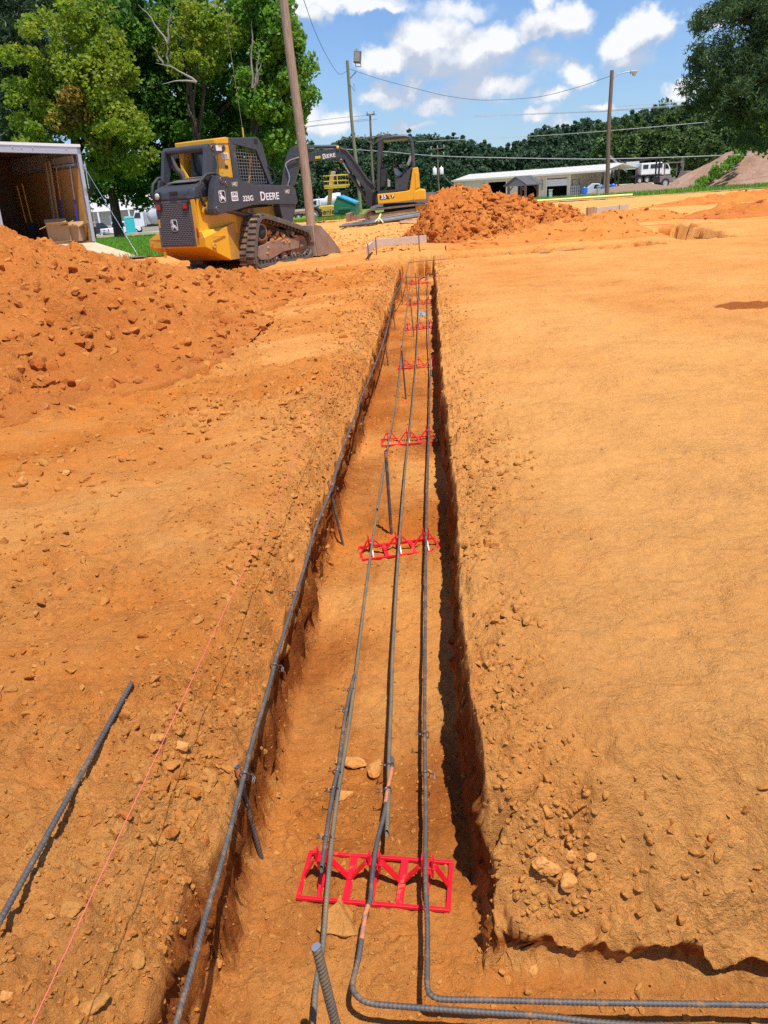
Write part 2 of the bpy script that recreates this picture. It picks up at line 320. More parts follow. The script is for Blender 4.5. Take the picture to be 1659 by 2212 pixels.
def base_h(x,y):
    h=.030*fbm(x,y,2.6,3,1)+.012*fbm(x,y,.45,4,2)
    left=sst(-.2,-1.0,x)
    h=h+0.
    h=h*(.35+.65*left)*(1+sst(14,22,y)*1.6)+.05*sst(15,17,y)*sst(26,22,y)*sst(.5,-.3,x)*sst(-4.5,-3,x)*fbm(x,y,.6,4,6,.6)
    # wheel ruts left of the trench
    h=h-.018*left*np.exp(-((x+1.75+.05*y*0+.25*fbm(x*.2,y,3,2,5))/.16)**2)*sst(1,4,y)
    return h+.19*sst(20,25,y)*sst(31.5,28.5,y)*sst(5,1,x)*sst(-9,-5,x)
def crumb_mask(x,y,sd):
    left=sst(-.5,-.62,x)
    e=np.exp(-np.clip(sd,0,9)/np.where(x<-.3,.20,.17))
    m=np.clip(e*1.0+.0,0,1)*np.where(x<-.3,1.,.9)
    patch=sst(.02,.30,fbm(x,y,.9,4,31)+.12)*np.where(x<-.3,.9,.22)
    return np.clip(m+patch,0,1)
def ground_h(x,y):
    sd,main,near=trench_sd(x,y)
    h=base_h(x,y)
    out=np.clip(sd,0,9)
    nearw=np.clip(1-np.abs(near-.0)/1.2,0,1)*sst(-.1,.35,x)*sst(1.9,1.3,y)
    u_=(x*.75+y*.66);v2=(-x*.66+y*.75); stk=fbm(u_*.22,v2*1.5,.5,4,311)*sst(.2,-.8,x)
    h=h+.022*stk
    # rounded, worn shoulders
    shR=.40; hs=np.where(x>-.2,.055,.075)
    h=h-hs*np.clip(1-out/np.where(x>-.2,.30,.33),0,1)**2
    h=h-.085*np.clip(1-out/.13,0,1)**1.3*sst(-.3,-.4,x)
    slope=np.clip(1-(near+.05*fbm(x,y,.3,4,77))/.34,0,1)*sst(-.02,.07,x)*sst(0,.2,y-.9)
    h=h-.29*slope**1.8
    cm=crumb_mask(x,y,sd)
    h=h+cm*(.026*lumps(x,y,.10,41)+.018*lumps(x,y,.045,42)+.010*lumps(x,y,.020,43)+.046*fbm(x,y,.13,5,48,.66)-.020*sst(.08,.3,fbm(x,y,.16,3,50)))
    lf=sst(.2,-.6,x)
    h=h+.0045*lumps(x,y,.030,44)*(1-cm)+(.004+.006*lf)*fbm(x,y,.07,4,45,.6)+(.007+.012*lf)*fbm(x+.3*y,y*2.2,.30,4,46)+.006*(1-lf)*fbm(x*.5,y*1.6,.13,4,47,.6)*sst(-.1,.2,fbm(x,y,1.1,3,49))
    h=h+slope**.5*sst(1.25,.9,slope)*(.07*fbm(x,y,.30,5,52,.62)+.075*fbm(x,y,.12,5,57,.62)+.030*lumps(x,y,.08,53))
    ck=np.abs(y-(1.205+.10*x+.03*fbm(x,y*0,.12,3,91))-.02)*0+np.abs((y-1.275)-.6*(x-.08)-.035*fbm(x,y,.1,3,92))
    h=h-.13*np.clip(1-ck/(.006+.022*sst(.22,.08,x)),0,1)**.7*sst(.26,.12,x)*sst(.0,.05,x)
    # footprints and tyre marks pressed into the pad
    h=h-.010*sst(.1,.2,fbm(x*1.0,y*1.0,.28,2,61))*sst(.2,.5,x)
    _d,_c,_g=worley(x,y,.55,66); an_=_c*3.14; h=h-.0035*sst(.04,.12,fbm(x,y,.42,2,65))*sst(.15,.4,x)*sst(9,6,y)*np.clip(_g*5,0,1)*(.5+.5*np.sin((x*np.cos(an_)+y*np.sin(an_))*170))
    tm=np.abs((x-2.1)-.10*(y-5)-.12*np.sin(y*.7)); h=h-.010*sst(.16,.12,tm)*(.5+.5*np.sign(np.sin(y*38+tm*18)))*sst(.1,.6,fbm(x,y,2.,2,63)+.45)
    # floor
    fl=-.45+.012*fbm(x,y,.5,3,70)+.018*lumps(x,y,.055,71)*sst(-.05,.15,fbm(x,y,.5,3,73)+.04)+.010*lumps(x,y,.024,72)*sst(-.2,.2,fbm(x,y,.35,3,74))+.014*fbm(x,y,.09,4,79,.62)+.02*np.exp(-((x-TR_XR)/.06)**2)*0
    fl=fl+.045*np.exp(-np.clip(-np.minimum(main,near),0,1)/.035)*np.where((main>0)&(near>-.12),0,1)*sst(-.1,.4,fbm(x,y,.4,2,75))     # spill at the foot of the walls
    w=sst(-.012,-.045,sd)
    hh=h*(1-w)+fl*w
    return hh+far_h(x,y),sd,w,h,cm
# ---------------------------------------------------------------- ground sheet, finest where the camera stands
def axis_x():
    a=list(np.arange(-.64,-.535,.0022))+list(np.arange(-.535,.03,.0055))+list(np.arange(.03,.16,.0022))
    l=[];x=-.64;s=.005
    while x>-900: x-=s; l.append(x); s=max(.005,min(s*1.022,abs(x+.3)*.0135 if x>-60 else 50))
    r=[];x=.16;s=.005
    while x<900: x+=s; r.append(x); s=max(.005,min(s*1.022,abs(x+.1)*.0125 if x<60 else 50))
    return np.array(l[::-1]+a+r)
def axis_y():
    o=[];y=.30
    while y<900:
        o.append(y)
        if y<1.0: s=.006
        elif y<18: s=min(max(.0042,.0026*y*y*.45+.003),.0055+.0028*y)
        elif y<45: s=.12
        else: s=y*.03
        y+=s
    return np.array(o)
X=axis_x();Y=axis_y()
XX,YY=np.meshgrid(X,Y)
HH,SD,WW,HTOP,CM=ground_h(XX,YY)
VX=XX.copy();VY=YY.copy()
wallm=np.clip(4*WW*(1-WW),0,1)
dep=np.clip(-HH/.45,0,1)
# ragged walls: pushed in and out with depth, hollowed at the foot
nz_=.026*fbm(YY,HH*1.4,.13,5,81,.65)+.020*lumps(YY,HH*1.5,.06,83)-.006
inw=((XX>TR_XL-.2)&(XX<TR_XR+.2)&(YY<15))
VX+=np.where(inw&(XX<-.25),1,-1)*np.where(inw,nz_*wallm*1.6,0)
VX+=np.where(inw&(XX<-.25),-.035,.018)*np.where(inw&(YY>1.2),sst(.55,1,dep)*sst(0,.06,-SD)*0+sst(.5,.95,dep)*wallm,0)
nearwall=(YY<1.35)&(XX>.1)
VY+=np.where(nearwall,(.035*fbm(XX,HH*2,.16,4,85)+.05*sst(.55,.95,dep))*wallm,0)
nx=len(X);ny=len(Y)
idx=np.arange(nx*ny).reshape(ny,nx)
q=np.stack([idx[:-1,:-1],idx[:-1,1:],idx[1:,1:],idx[1:,:-1]],-1).reshape(-1,4)
cx=(XX[:-1,:-1]).ravel();cy=(YY[:-1,:-1]).ravel()
q=q[(np.abs(cx)<1.15*cy+1.4)|((cx>0)&(cx<6)&(cy<1.6))]
used=np.zeros(nx*ny,bool);used[q.ravel()]=True;rm=np.cumsum(used)-1
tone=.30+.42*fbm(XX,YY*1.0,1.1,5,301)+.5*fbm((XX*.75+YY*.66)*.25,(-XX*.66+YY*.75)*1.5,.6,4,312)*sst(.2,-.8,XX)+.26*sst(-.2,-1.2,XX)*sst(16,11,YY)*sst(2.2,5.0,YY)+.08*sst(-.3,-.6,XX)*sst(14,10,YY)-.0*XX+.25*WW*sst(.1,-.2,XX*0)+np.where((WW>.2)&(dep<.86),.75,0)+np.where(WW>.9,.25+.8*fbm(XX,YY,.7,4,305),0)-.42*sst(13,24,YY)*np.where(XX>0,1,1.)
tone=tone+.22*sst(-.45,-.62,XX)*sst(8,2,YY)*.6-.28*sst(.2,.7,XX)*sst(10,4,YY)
damp_shade=np.where(WW>.5,.50+1.1*fbm(XX,YY,.55,4,306),.02)+np.where((WW>.2)&(dep<.86)&(dep>.05),.75,0)-.2*sst(12,20,YY)
damp_shade=damp_shade+.18*CM*(XX<-.3)+1.6*sst(1.1,.7,np.hypot((XX-PC.x)/.55,(YY-PC.y-.12*(XX-PC.x))/.16)+.6*fbm(XX,YY,.25,3,351))  # dark ellipse at PC: a cast shadow painted into the soil colour
v=np.stack([VX,VY,HH],-1).reshape(-1,3)[used]
nmesh('ground',v,rm[q],SOIL,smooth=True,attrs=dict(tone=tone.ravel()[used],damp_shade=damp_shade.ravel()[used]),kind='structure')
# ---------------------------------------------------------------- clods: many small broken lumps, one mesh per patch
def ico():
    import bmesh
    b=bmesh.new(); bmesh.ops.create_icosphere(b,subdivisions=1,radius=1); v=np.array([x.co[:] for x in b.verts]); f=np.array([[x.index for x in p.verts] for p in b.faces])
    b2=bmesh.new(); bmesh.ops.create_icosphere(b2,subdivisions=2,radius=1); v2=np.array([x.co[:] for x in b2.verts]); f2=np.array([[x.index for x in p.verts] for p in b2.faces])
    return (v,f),(v2,f2)
ICO1,ICO2=ico()
def lump_shapes(base,n,amt):
    out=[]
    for i in range(n):
        v=base[0].copy()
        for k in range(7):               # flat broken faces
            d=RS.normal(size=3);d/=np.linalg.norm(d);c=RS.uniform(.30,.72); t=v@d; v-=np.outer(np.clip(t-c,0,9),d)*1.0
        v*=RS.uniform(1-amt,1+amt,(len(v),1)); v*=RS.uniform(.6,1.35,3)*np.array([1,1,.75]); out.append(v)
    return out
SH1=lump_shapes(ICO1,14,.10); SH2=lump_shapes(ICO2,12,.05)
def scatter(name,pts,sizes,m,label=None,cat=None,hi=False,tone=None,kind='stuff',sink=.25,parent=None):
    base=ICO2 if hi else ICO1; shp=SH2 if hi else SH1; nv=len(base[0]); V=[];F=[];T=[]
    for i,(p,s) in enumerate(zip(pts,sizes)):
        a,b,c=RS.uniform(0,6.28,3); b*=.9/6.28*(1 if i%3 else 2); ca,sa=math.cos(a),math.sin(a); cb_,sb=math.cos(b),math.sin(b)
        Rm=np.array([[ca,-sa,0],[sa,ca,0],[0,0,1]])@np.array([[1,0,0],[0,cb_,-sb],[0,sb,cb_]])
        v=shp[i%len(shp)]@Rm.T*s; v=v+np.array([p[0],p[1],p[2]+s*(.30-sink)]); V.append(v);F.append(base[1]+i*nv); T.append(np.full(nv,(tone if tone is not None else .3)+RS.uniform(-.45,.45)))
    V=np.concatenate(V)
    return nmesh(name,V,np.concatenate(F),m,parent,False,dict(tone=np.concatenate(T),damp_shade=np.full(len(V),0.)),kind=kind,**({'label':label,'cat':cat} if label else {}))
def gz(x,y): return ground_h(np.array(x,float),np.array(y,float))[0]
def sizes(n,lo,hi,p=2.6): return lo+(hi-lo)*RS.power(1,n)*0+ (hi-lo)*RS.uniform(0,1,n)**p+0
# crumbs along the left shoulder
def spread(n,fx,fy,lo,hi,p=3.):
    x=fx(n);y=fy(n);z=gz(x,y);return np.stack([x,y,z],-1),sizes(n,lo,hi,p)
U=RS.uniform
yy=lambda a,b:(lambda n:a*(b/a)**U(0,1,n))
P1,s1=spread(13000,lambda n:-.57-np.abs(RS.normal(0,.19,n)),yy(.7,13),.0015,.016,4.)
s1=s1*(.6+.10*P1[:,1]); scatter('soil_crumbs',P1,s1,CLOD,'loose orange crumbs along the crumbling left edge of the trench','soil crumbs',tone=.35)
P2,s2=spread(6000,lambda n:.09+np.abs(RS.normal(0,.12,n)),yy(1.2,13),.0015,.015,4.); s2=s2*(.6+.10*P2[:,1]); _k=(fbm(P2[:,0],P2[:,1],.35,3,331)>.02)|(U(0,1,len(P2))<.25); P2=P2[_k]; s2=s2[_k]
scatter('soil_crumbs',P2,s2,CLOD,'loose tan crumbs along the right edge of the trench','soil crumbs',tone=.12)
P3,s3=spread(17000,lambda n:U(-.57,.10,n),yy(.6,13.5),.0012,.014,3.8); _k=(fbm(P3[:,0],P3[:,1],.35,3,333)>-.02)|(U(0,1,len(P3))<.3); P3=P3[_k]; s3=s3[_k]; s3=s3*(.6+.08*P3[:,1])
scatter('soil_crumbs',P3,s3,CLOD,'small crumbs strewn over the floor of the trench','soil crumbs',tone=.3)
P4,s4=spread(3500,lambda n:U(.1,2.4,n),lambda n:U(.8,1.30,n),.0015,.017,4.0)
keep=P4[:,2]<-.425; scatter('soil_crumbs',P4[keep],s4[keep],CLOD,'crumbs and small stones at the foot of the right corner bank','soil crumbs',tone=.15)
# broken lumps where the right corner has cracked
cpt=[(1130,1560,.07,200),(1100,1350,.07,160),(1050,1180,.07,140),(1190,1720,.07,700),(1150,1770,.04,220),(1240,1790,.05,160),(1210,1720,.05,160),(1300,1700,.10,120),(1480,1760,.13,150),(1600,1790,.12,240),(1120,1660,.06,120),(1110,1480,.05,130),(1100,1440,.07,90),(1060,1060,.12,160),(1040,985,.16,160),(1090,1030,.14,120),(1040,1100,.10,80)]
A=[];B=[]
for px,py,r_,n in cpt:
    c=G(px,py,-.04); x=c.x+RS.normal(0,r_*.8,n); y=c.y+RS.normal(0,r_*.8,n); _z=gz(x,y); _ok=(_z>-.33); A.append(np.stack([x,y,_z-.002],-1)[_ok]); B.append(sizes(n,.0015,.016 if py>1400 else .026,4.5)[_ok])
scatter('broken_soil',np.concatenate(A),np.concatenate(B),CLOD,'broken tan lumps on the cracked edge right of the trench','soil lumps',hi=True,tone=.05)
# rubble scattered on the left ground
P5,s5=spread(14000,lambda n:-.6-np.abs(RS.normal(0,1.6,n)),yy(1.0,13),.0015,.015,4.2); s5=s5*(.5+.16*P5[:,1])
kk=(fbm(P5[:,0],P5[:,1],.9,4,31)>-.02)|(RS.uniform(0,1,len(P5))<.25); scatter('soil_crumbs',P5[kk],s5[kk],CLOD,'loose crumbs and lumps on the ground left of the trench','soil crumbs',tone=.5)
P6,s6=spread(1500,lambda n:U(.3,6,n),yy(1.3,13),.0015,.010,3.2); s6=s6*(.5+.10*P6[:,1]); _k=fbm(P6[:,0],P6[:,1],.6,3,332)>.12; P6=P6[_k]; s6=s6[_k]
scatter('soil_crumbs',P6,s6,CLOD,'sparse crumbs on the flat pad right of the trench','soil crumbs',tone=.15)
A=[];B=[]
for px,py,rx,ry,n in [(100,990,.25,.35,60),(240,1000,.3,.3,80),(330,890,.3,.4,80),(60,1180,.18,.2,60),(520,880,.25,.5,120),(600,920,.14,.4,90),(660,860,.12,.6,90),(350,1590,.05,.05,22),(430,1560,.07,.1,70),(60,1440,.12,.1,70),(380,1700,.06,.14,150),(330,1600,.05,.05,14),(560,1180,.06,.2,100),(700,1020,.06,.3,50),(160,1290,.2,.15,60),(420,760,.4,.6,110),(560,700,.5,.8,150)]:
    c=G(px,py,0); x=c.x+RS.normal(0,rx,n*2); y=c.y+RS.normal(0,ry,n*2); A.append(np.stack([x,y,gz(x,y)],-1)); B.append(sizes(n*2,.003,.018+.004*c.y,3.6))
A=np.concatenate(A);B=np.concatenate(B); ok=A[:,0]<-.53
scatter('soil_lumps',A[ok],B[ok],CLOD,'clusters of tan and red lumps on the ground between pile and trench','soil lumps',hi=True,tone=.45)
def rock(px,py,size,label,z=0.,m=ROCK,name='rock',flat=.7,sh=0,rot=0):
    c=G(px,py,z); zz=float(gz([c.x],[c.y])[0]) if z>-.3 else -.45
    v=SH2[sh%12]*np.array([1,.85,flat])*size; ca,sa=math.cos(rot),math.sin(rot); v=v@np.array([[ca,sa,0],[-sa,ca,0],[0,0,1]])
    o=nmesh(name,v,ICO2[1],m,label=label,cat='rock'); o.location=(c.x,c.y,zz+size*.3*flat)
    b=o.modifiers.new('subdivision','SUBSURF'); b.levels=b.render_levels=2; b.subdivision_type='SIMPLE'
    tx=bpy.data.textures.new('rock_relief','CLOUDS'); tx.noise_scale=size*.6; d=o.modifiers.new('relief','DISPLACE'); d.texture=tx; d.strength=size*.28; d.mid_level=.5
    return o
rock(50,1050,.062,'pale tan rock alone on the dirt near the left edge of the photo',sh=1)
rock(145,1030,.036,'smaller brown rock on the dirt to the right of the pale tan rock',sh=2)
rock(810,1662,.040,'tan broken rock on the trench floor just left of the middle bar',z=-.45,sh=3,flat=.6)
rock(725,1992,.092,'large flat tan rock half under the front edge of the nearest red chair',z=-.45,sh=4,flat=.3,m=CLOD)
rock(745,1718,.042,'flat stone on the trench floor touching the spliced left bars',z=-.45,sh=5,flat=.4)
rock(765,1645,.050,'flat brown slab of soil beside the tan broken rock in the trench',z=-.45,sh=6,flat=.3)
rock(345,1603,.028,'reddish rock lying just left of the pink string line',sh=7,flat=.6)
rock(385,1598,.032,'tan split rock lying under the pink string line',sh=8,flat=.6)
rock(165,775,.15,'round tan boulder at the foot of the big red pile',z=.25,sh=9)
rock(1195,1745,.036,'upright tan slab of broken soil on the cracked right corner',z=-.05,sh=10,flat=1.0)
rock(1165,1770,.03,'flat tan slab hanging over the crack in the right corner bank',z=-.1,sh=1,flat=.5)
rock(1240,1725,.022,'angular tan stone right of the upright slab on the cracked corner',z=-.05,sh=2,flat=.8)
rock(1285,1775,.018,'lone grey stone below the rubble on the right corner bank',z=-.1,sh=0,flat=.9)
rock(1235,1755,.024,'small brown stone beside the upright slab on the right corner',z=-.05,sh=11,flat=.9)

rock(1150,2095,.022,'pale stone on the floor at the foot of the right corner bank',z=-.45,sh=3,flat=.8)
rock(1640,2120,.02,'small tan stone at the foot of the bank by the right border',z=-.45,sh=4,flat=.8)
rock(15,2150,.016,'small orange stone in the bottom left corner of the ground',z=-.0,sh=5,flat=.6)
for _i,(_a,_b,_s,_l) in enumerate([(150,1944,.032,'broad clod sunk in the soil left of the pink string, near the lower left'),(165,2090,.038,'largest soil slab beside the pink string near the bottom edge'),(262,1975,.030,'soil clod just right of the pink string near the lower left'),(330,1850,.026,'soil clod between the pink string and the upper bar'),(300,2120,.034,'rounded soil clod near the bottom between string and upper bar'),(60,1835,.02,'small soil clod under the loose bar')]): rock(_a,_b,_s,_l,sh=_i+5,flat=.45,m=CLOD,name='soil_clod',rot=_i)
rock(1001,545,.11,'pale rounded stone at the right end of the plank batter board',z=0,sh=6,flat=.7)
# ---------------------------------------------------------------- piles
def pile(name,label,x0,x1,y0,y1,step,hf,m,tone_=.7,rough=(.11,.16),seed=200,clods=1500,clo=(.02,.12),ctone=.6,cm=None):
    x=np.arange(x0,x1,step);y=np.arange(y0,y1,step);xx,yy_=np.meshgrid(x,y); h=hf(xx,yy_)
    k=sst(0,.16,h)
    z=h+k*(rough[1]*fbm(xx,yy_,.9,5,seed,.55)+rough[0]*lumps(xx,yy_,.24,seed+1)+rough[0]*.6*lumps(xx,yy_,.11,seed+2)+rough[0]*.3*lumps(xx,yy_,.05,seed+3)+rough[0]*.5*fbm(xx,yy_,.2,4,seed+5,.65))+far_h(xx,yy_)-.05*(h<=0.001)
    z=np.where(h<=0.001,-.12+far_h(xx,yy_),z+.01)
    n=len(x);mm=len(y);ix=np.arange(n*mm).reshape(mm,n);q=np.stack([ix[:-1,:-1],ix[:-1,1:],ix[1:,1:],ix[1:,:-1]],-1).reshape(-1,4)
    hv=h.ravel(); q=q[(hv[q]>0.001).any(1)]; us=np.zeros(n*mm,bool);us[q.ravel()]=True;r_=np.cumsum(us)-1
    o=nmesh(name,np.stack([xx,yy_,z],-1).reshape(-1,3)[us],r_[q],m,None,True,dict(tone=np.full(us.sum(),tone_),damp_shade=(.25*(1-k)).ravel()[us]*0),label=label,cat='dirt pile')
    if clods:
        xs=U(x0,x1,clods*4);ys=U(y0,y1,clods*4);hh=hf(xs,ys);w=(hh>.015)&(U(0,1,len(xs))<(1.15-.8*sst(.1,1.2,hh))); xs=xs[w][:clods];ys=ys[w][:clods];hh=hh[w][:clods]
        kk=sst(0,.16,hh); zs=hh+kk*(rough[1]*fbm(xs,ys,.9,5,seed,.55)+rough[0]*lumps(xs,ys,.24,seed+1)+rough[0]*.6*lumps(xs,ys,.11,seed+2))+far_h(xs,ys)
        sc=scatter('loose_clods',np.stack([xs,ys,zs],-1),sizes(len(xs),clo[0],clo[1],3.4),cm or m,hi=True,tone=ctone,parent=o)
        for kx in ('label','category'):
            if kx in sc: del sc[kx]
    return o
def bump(x,y,cx,cy,h,r,p=1.15,ax=1,ang=0):
    c,s_=math.cos(ang),math.sin(ang);u=((x-cx)*c+(y-cy)*s_)/ax;v=-(x-cx)*s_+(y-cy)*c
    return h*np.clip(1-(u*u+v*v)**.5/r,0,1)**p
def left_pile(x,y):
    w=.25*fbm(x,y,1.2,4,140); x=x+w;y=y+w*.7
    h=bump(x,y,-6.1,8.6,1.38,3.5,1.1,1.25,R(70)); h=np.maximum(h,bump(x,y,-6.2,12.0,.42,2.6,1.0)); h=np.maximum(h,bump(x,y,-3.45,11.7,.12,1.2,.7,1.9,R(-25)))
    h=np.maximum(h,bump(x,y,-3.5,6.3,.45,1.9,.9,1.5,R(75))); h=np.maximum(h,bump(x,y,-3.2,9.3,.36,1.5,.8,1.5,R(80)))
    return h
PT=[(AT(px,py,19.4)) for px,py in [(868,510),(900,492),(932,432),(972,408),(1040,410),(1100,428),(1180,447),(1235,458),(1262,480),(1290,505)]]
pxx=np.array([p.x for p in PT]);pzz=np.array([max(p.z,.0) for p in PT]); pzz[0]=0;pzz[-1]=.0
def mid_pile(x,y):
    w=.18*fbm(x,y,.8,4,150); hr=np.interp(x+w,pxx,pzz,left=0,right=0); wid=.5+2.1*np.clip(hr,0,1)
    d=np.abs(y+w-19.4)/wid; return hr*np.clip(1-d,0,1)**.85
def right_spoil(x,y,L_=((1600,464,.20,.55,3.2),(1680,462,.26,.7,3.))):
    h=0*x
    for px,py,hh,r_,ax in L_:
        c=G(px,py); h=np.maximum(h,bump(x+.3*fbm(x,y,.9,3,160),y,c.x,c.y,hh,r_,.9,ax,R(8)))
    return h
def tail_spoil(x,y):
    h=0*x
    for px,py,hh,r_,ax in [(1150,522,.14,.7,3.4),(1290,500,.24,1.0,2.4),(1350,478,.22,.9,2.2),(1300,515,.10,.5,3),(1000,536,.08,.5,3.2),(1400,462,.12,.45,2.5)]:
        c=G(px,py); h=np.maximum(h,bump(x+.2*fbm(x,y,.7,3,170),y,c.x,c.y,hh,r_,.9,ax,R(10)))
    return h*sst(.05,.5,sbox(x,y,PMID.x,PMID.y,pv.length/2,.42,PANG))
pile('dirt_pile','large red clay spoil heap in the left foreground in front of the trailer',-11,-1.6,3.6,15.5,.026,left_pile,SOILR,.42,(.10,.17),200,24000,(.006,.070),.42,CLODR)
pile('dirt_pile','red clay spoil heap in the middle beyond the far end of the trench',-1.2,5.3,16.5,22.5,.035,mid_pile,SOILR,.50,(.12,.13),230,9000,(.012,.10),.5,CLODR)
P7,s7=spread(2600,lambda n:U(-3.3,-.2,n),lambda n:U(15.8,23.5,n),.008,.055,3.2); _k=fbm(P7[:,0],P7[:,1],1.1,3,340)>-.08; scatter('soil_lumps',P7[_k],s7[_k],CLOD,'pale churned lumps on the tan ground before the mini excavator','soil lumps',tone=-.1)
pile('dirt_pile','low red spoil mound by the right border, nearer one behind the pink string',3,14,15,27,.06,right_spoil,SOILR,.35,(.10,.10),260,400,(.02,.10),.6,CLODR)
pile('dirt_pile','low red spoil mound by the right border, the farther one next to the road',6,26,25,39,.08,lambda x,y:right_spoil(x,y,((1560,437,.20,.8,3.0),(1640,428,.26,.9,4.),(1505,441,.10,.6,3.5),(1600,432,.22,.8,4.),(1720,424,.3,1,3.))),SOILR,.3,(.10,.10),261,300,(.02,.12),.6,CLODR)
pile('dirt_pile','low strip of churned spoil along the far edge of the right pad',.3,9,14.5,22,.04,tail_spoil,SOIL,.62,(.09,.08),280,700,(.015,.08),.4,CLODR)
# ---------------------------------------------------------------- reinforcing bars
def crv(P,step):
    P=[Vector(p) for p in P]; L=[0]
    for a,b in zip(P,P[1:]): L.append(L[-1]+(b-a).length)
    def at(s):
        i=max(j for j in range(len(P)-1) if L[j]<=s+1e-9) if s>0 else 0
        t=(s-L[i])/max(L[i+1]-L[i],1e-9); p0=P[max(i-1,0)];p1=P[i];p2=P[i+1];p3=P[min(i+2,len(P)-1)]
        d=L[i+1]-L[i]; m1=(p2-p0)/max((L[i+1]-L[max(i-1,0)]),1e-6)*d; m2=(p3-p1)/max((L[min(i+2,len(P)-1)]-L[i]),1e-6)*d
        return p1*(2*t**3-3*t*t+1)+m1*(t**3-2*t*t+t)+p2*(-2*t**3+3*t*t)+m2*(t**3-t*t)
    return at,L[-1]
def rebar(name,path,r,m,label=None,cat='rebar',group=None,parent=None,pitch=.0095,near=4.5,ends=False):
    at,T=crv(path,.01); ss=[];s=0.
    while s<T:
        ss.append(s); p=at(s); dd=(p-Vector((0,0,CAMH))).length
        s+= pitch/4 if dd<near else (pitch if dd<near*1.7 else .06)
    ss.append(T); n=12; V=[];ref=Vector((.3,0,1)).normalized(); k=len(ss)
    for i,s in enumerate(ss):
        p=at(s); t=(at(min(s+.004,T))-at(max(s-.004,0))).normalized(); ref=(ref-t*ref.dot(t)).normalized(); b=t.cross(ref)
        ph=(s/pitch)%1; big=1.0 if .2<ph<.62 else 0.
        far=(p-Vector((0,0,CAMH))).length>near
        for j in range(n):
            a=2*math.pi*j/n; rr=r*(.90+(.17*big if not far else .08))
            if j in(0,6): rr=r*1.03
            sk=.75*pitch*math.cos(a+.6)
            V.append(p+(ref*math.cos(a)+b*math.sin(a))*rr+t*sk)
    V=np.array([x[:] for x in V]); ix=np.arange(k*n).reshape(k,n); F=np.stack([ix[:-1],np.roll(ix,-1,1)[:-1],np.roll(ix,-1,1)[1:],ix[1:]],-1).reshape(-1,4)
    o=nmesh(name,V,F,m,parent,True)
    if ends:
        cp=MB(); t=(at(T)-at(T-.004)).normalized(); cp.cyl(at(T)-t*.001,at(T)+t*.0015,r*.97,n=14); cp.build('cut_end',CUTEND,o)
    tag(o,label,cat,group); return o
Z1=-.355
def px2(pts,z): return [G(px,py,z) for px,py in pts]
BG='long reinforcing bars lying in the trench'
RB=.0059
rebar('rebar',px2([(1760,2176),(1659,2171),(1300,2166),(1037,2160),(965,2159),(943,2156),(928,2146),(923,2126),(923,2060),(923,2000),(919,1866),(920,1750),(918,1650),(917,1550),(918,1417),(921,1150),(928,870),(929,800)],Z1),RB,STEEL,'rightmost lower bar of the trench, bent round the near corner towards the right',group=BG)
rebar('rebar',px2([(932,812),(928,760),(924.5,690),(924.5,596)],Z1+.017),RB,STEELY,'far right lower bar running from the fourth red chair to the trench end',group=BG)
rebar('rebar',px2([(1780,2240),(1659,2224),(1322,2211),(1164,2194),(1037,2186),(854,2173),(800,2167),(776,2156),(764,2140),(763,2117),(775,2068),(782,2023),(789,1974),(800,1942),(805,1884),(815,1817),(832,1750),(838,1704),(846,1664),(847.5,1640)],Z1),RB,STEEL,'middle lower bar of the trench, bent round the near corner outside the right bar',group=BG)
rebar('rebar',px2([(836,1800),(840,1700),(840,1650),(845,1517),(848,1417),(862,1180),(878,985),(888,900),(900,760),(905,640),(906.5,597)],Z1+.0),RB,STEELY,'middle lower bar of the trench from the orange splice to the far end',group=BG)
rebar('rebar',px2([(672,2300),(677,2207),(684,2117),(697,2045),(705,1950),(715,1834),(725,1750),(735,1684),(752,1577),(765,1484),(773,1417),(790,1277),(815,1100),(834,985),(858,850),(870,740),(880,660),(888,598)],Z1),RB,STEELY,'left lower bar of the trench, the dusty yellowish one running its full length',group=BG)
rebar('rebar',px2([(694.5,1878),(718,1717),(732,1650),(748,1534),(765.5,1458)],Z1+.010),RB,STEEL,'short dark splice bar lashed beside the left lower bar, ending at the nearest red chair',group=BG)
rebar('rebar',px2([(795,1968),(800,1942),(807,1872)],Z1+.001) if False else px2([(782.5,2020),(789.5,1974),(796,1948)],Z1+.0006),RB*1.05,STEELO,'orange painted length of the middle bar in front of the nearest red chair',group=None,cat='paint mark') if False else None
rebar('rebar',px2([(355,2300),(383,2202),(419,2077),(450.6,1956),(477.5,1866),(525,1684),(545,1604),(568,1527),(588,1457),(598,1417),(657,1228),(682,1140),(714,1060),(739,973),(767,898),(782,855),(804,803),(830,733),(842,682),(847,654),(856,630),(876,597),(883.5,566)],-.10),.0058,STEEL,'upper bar along the left wall of the trench, wired to the row of stakes',group=BG)
rebar('rebar',px2([(884,566.5),(925,562.5),(966,559)],-.10),.0075,STEELY,'upper cross bar at the far end of the trench',group='bars across the far end of the trench')
rebar('rebar',px2([(880,598.5),(912,598),(945,596)],Z1+.02),.0075,STEELY,'lower cross bar at the far end of the trench',group='bars across the far end of the trench')
rebar('rebar',px2([(1010,560.5),(1130,550),(1260,537)],-.06),.0075,STEELY,'thin bar along the far edge of the right pad',cat='rebar')
rebar('rebar',[G(1483,511,-.3),G(1540,517,-.1)],.011,STEEL,'grey bar lying across the pit at the right side of the pad')
lp=px2([(288.5,1485.5),(145,1749),(2,2012),(-60,2128)],0.012); lp=[Vector((p.x,p.y,float(gz([p.x],[p.y])[0])+.012)) for p in lp]
zz=sorted(p.z for p in lp)[-1]
rebar('rebar',[Vector((p.x,p.y,zz+.006)) for p in lp],.0064,STEEL,'loose dark bar lying on the dirt at the left edge of the photo',pitch=.010)
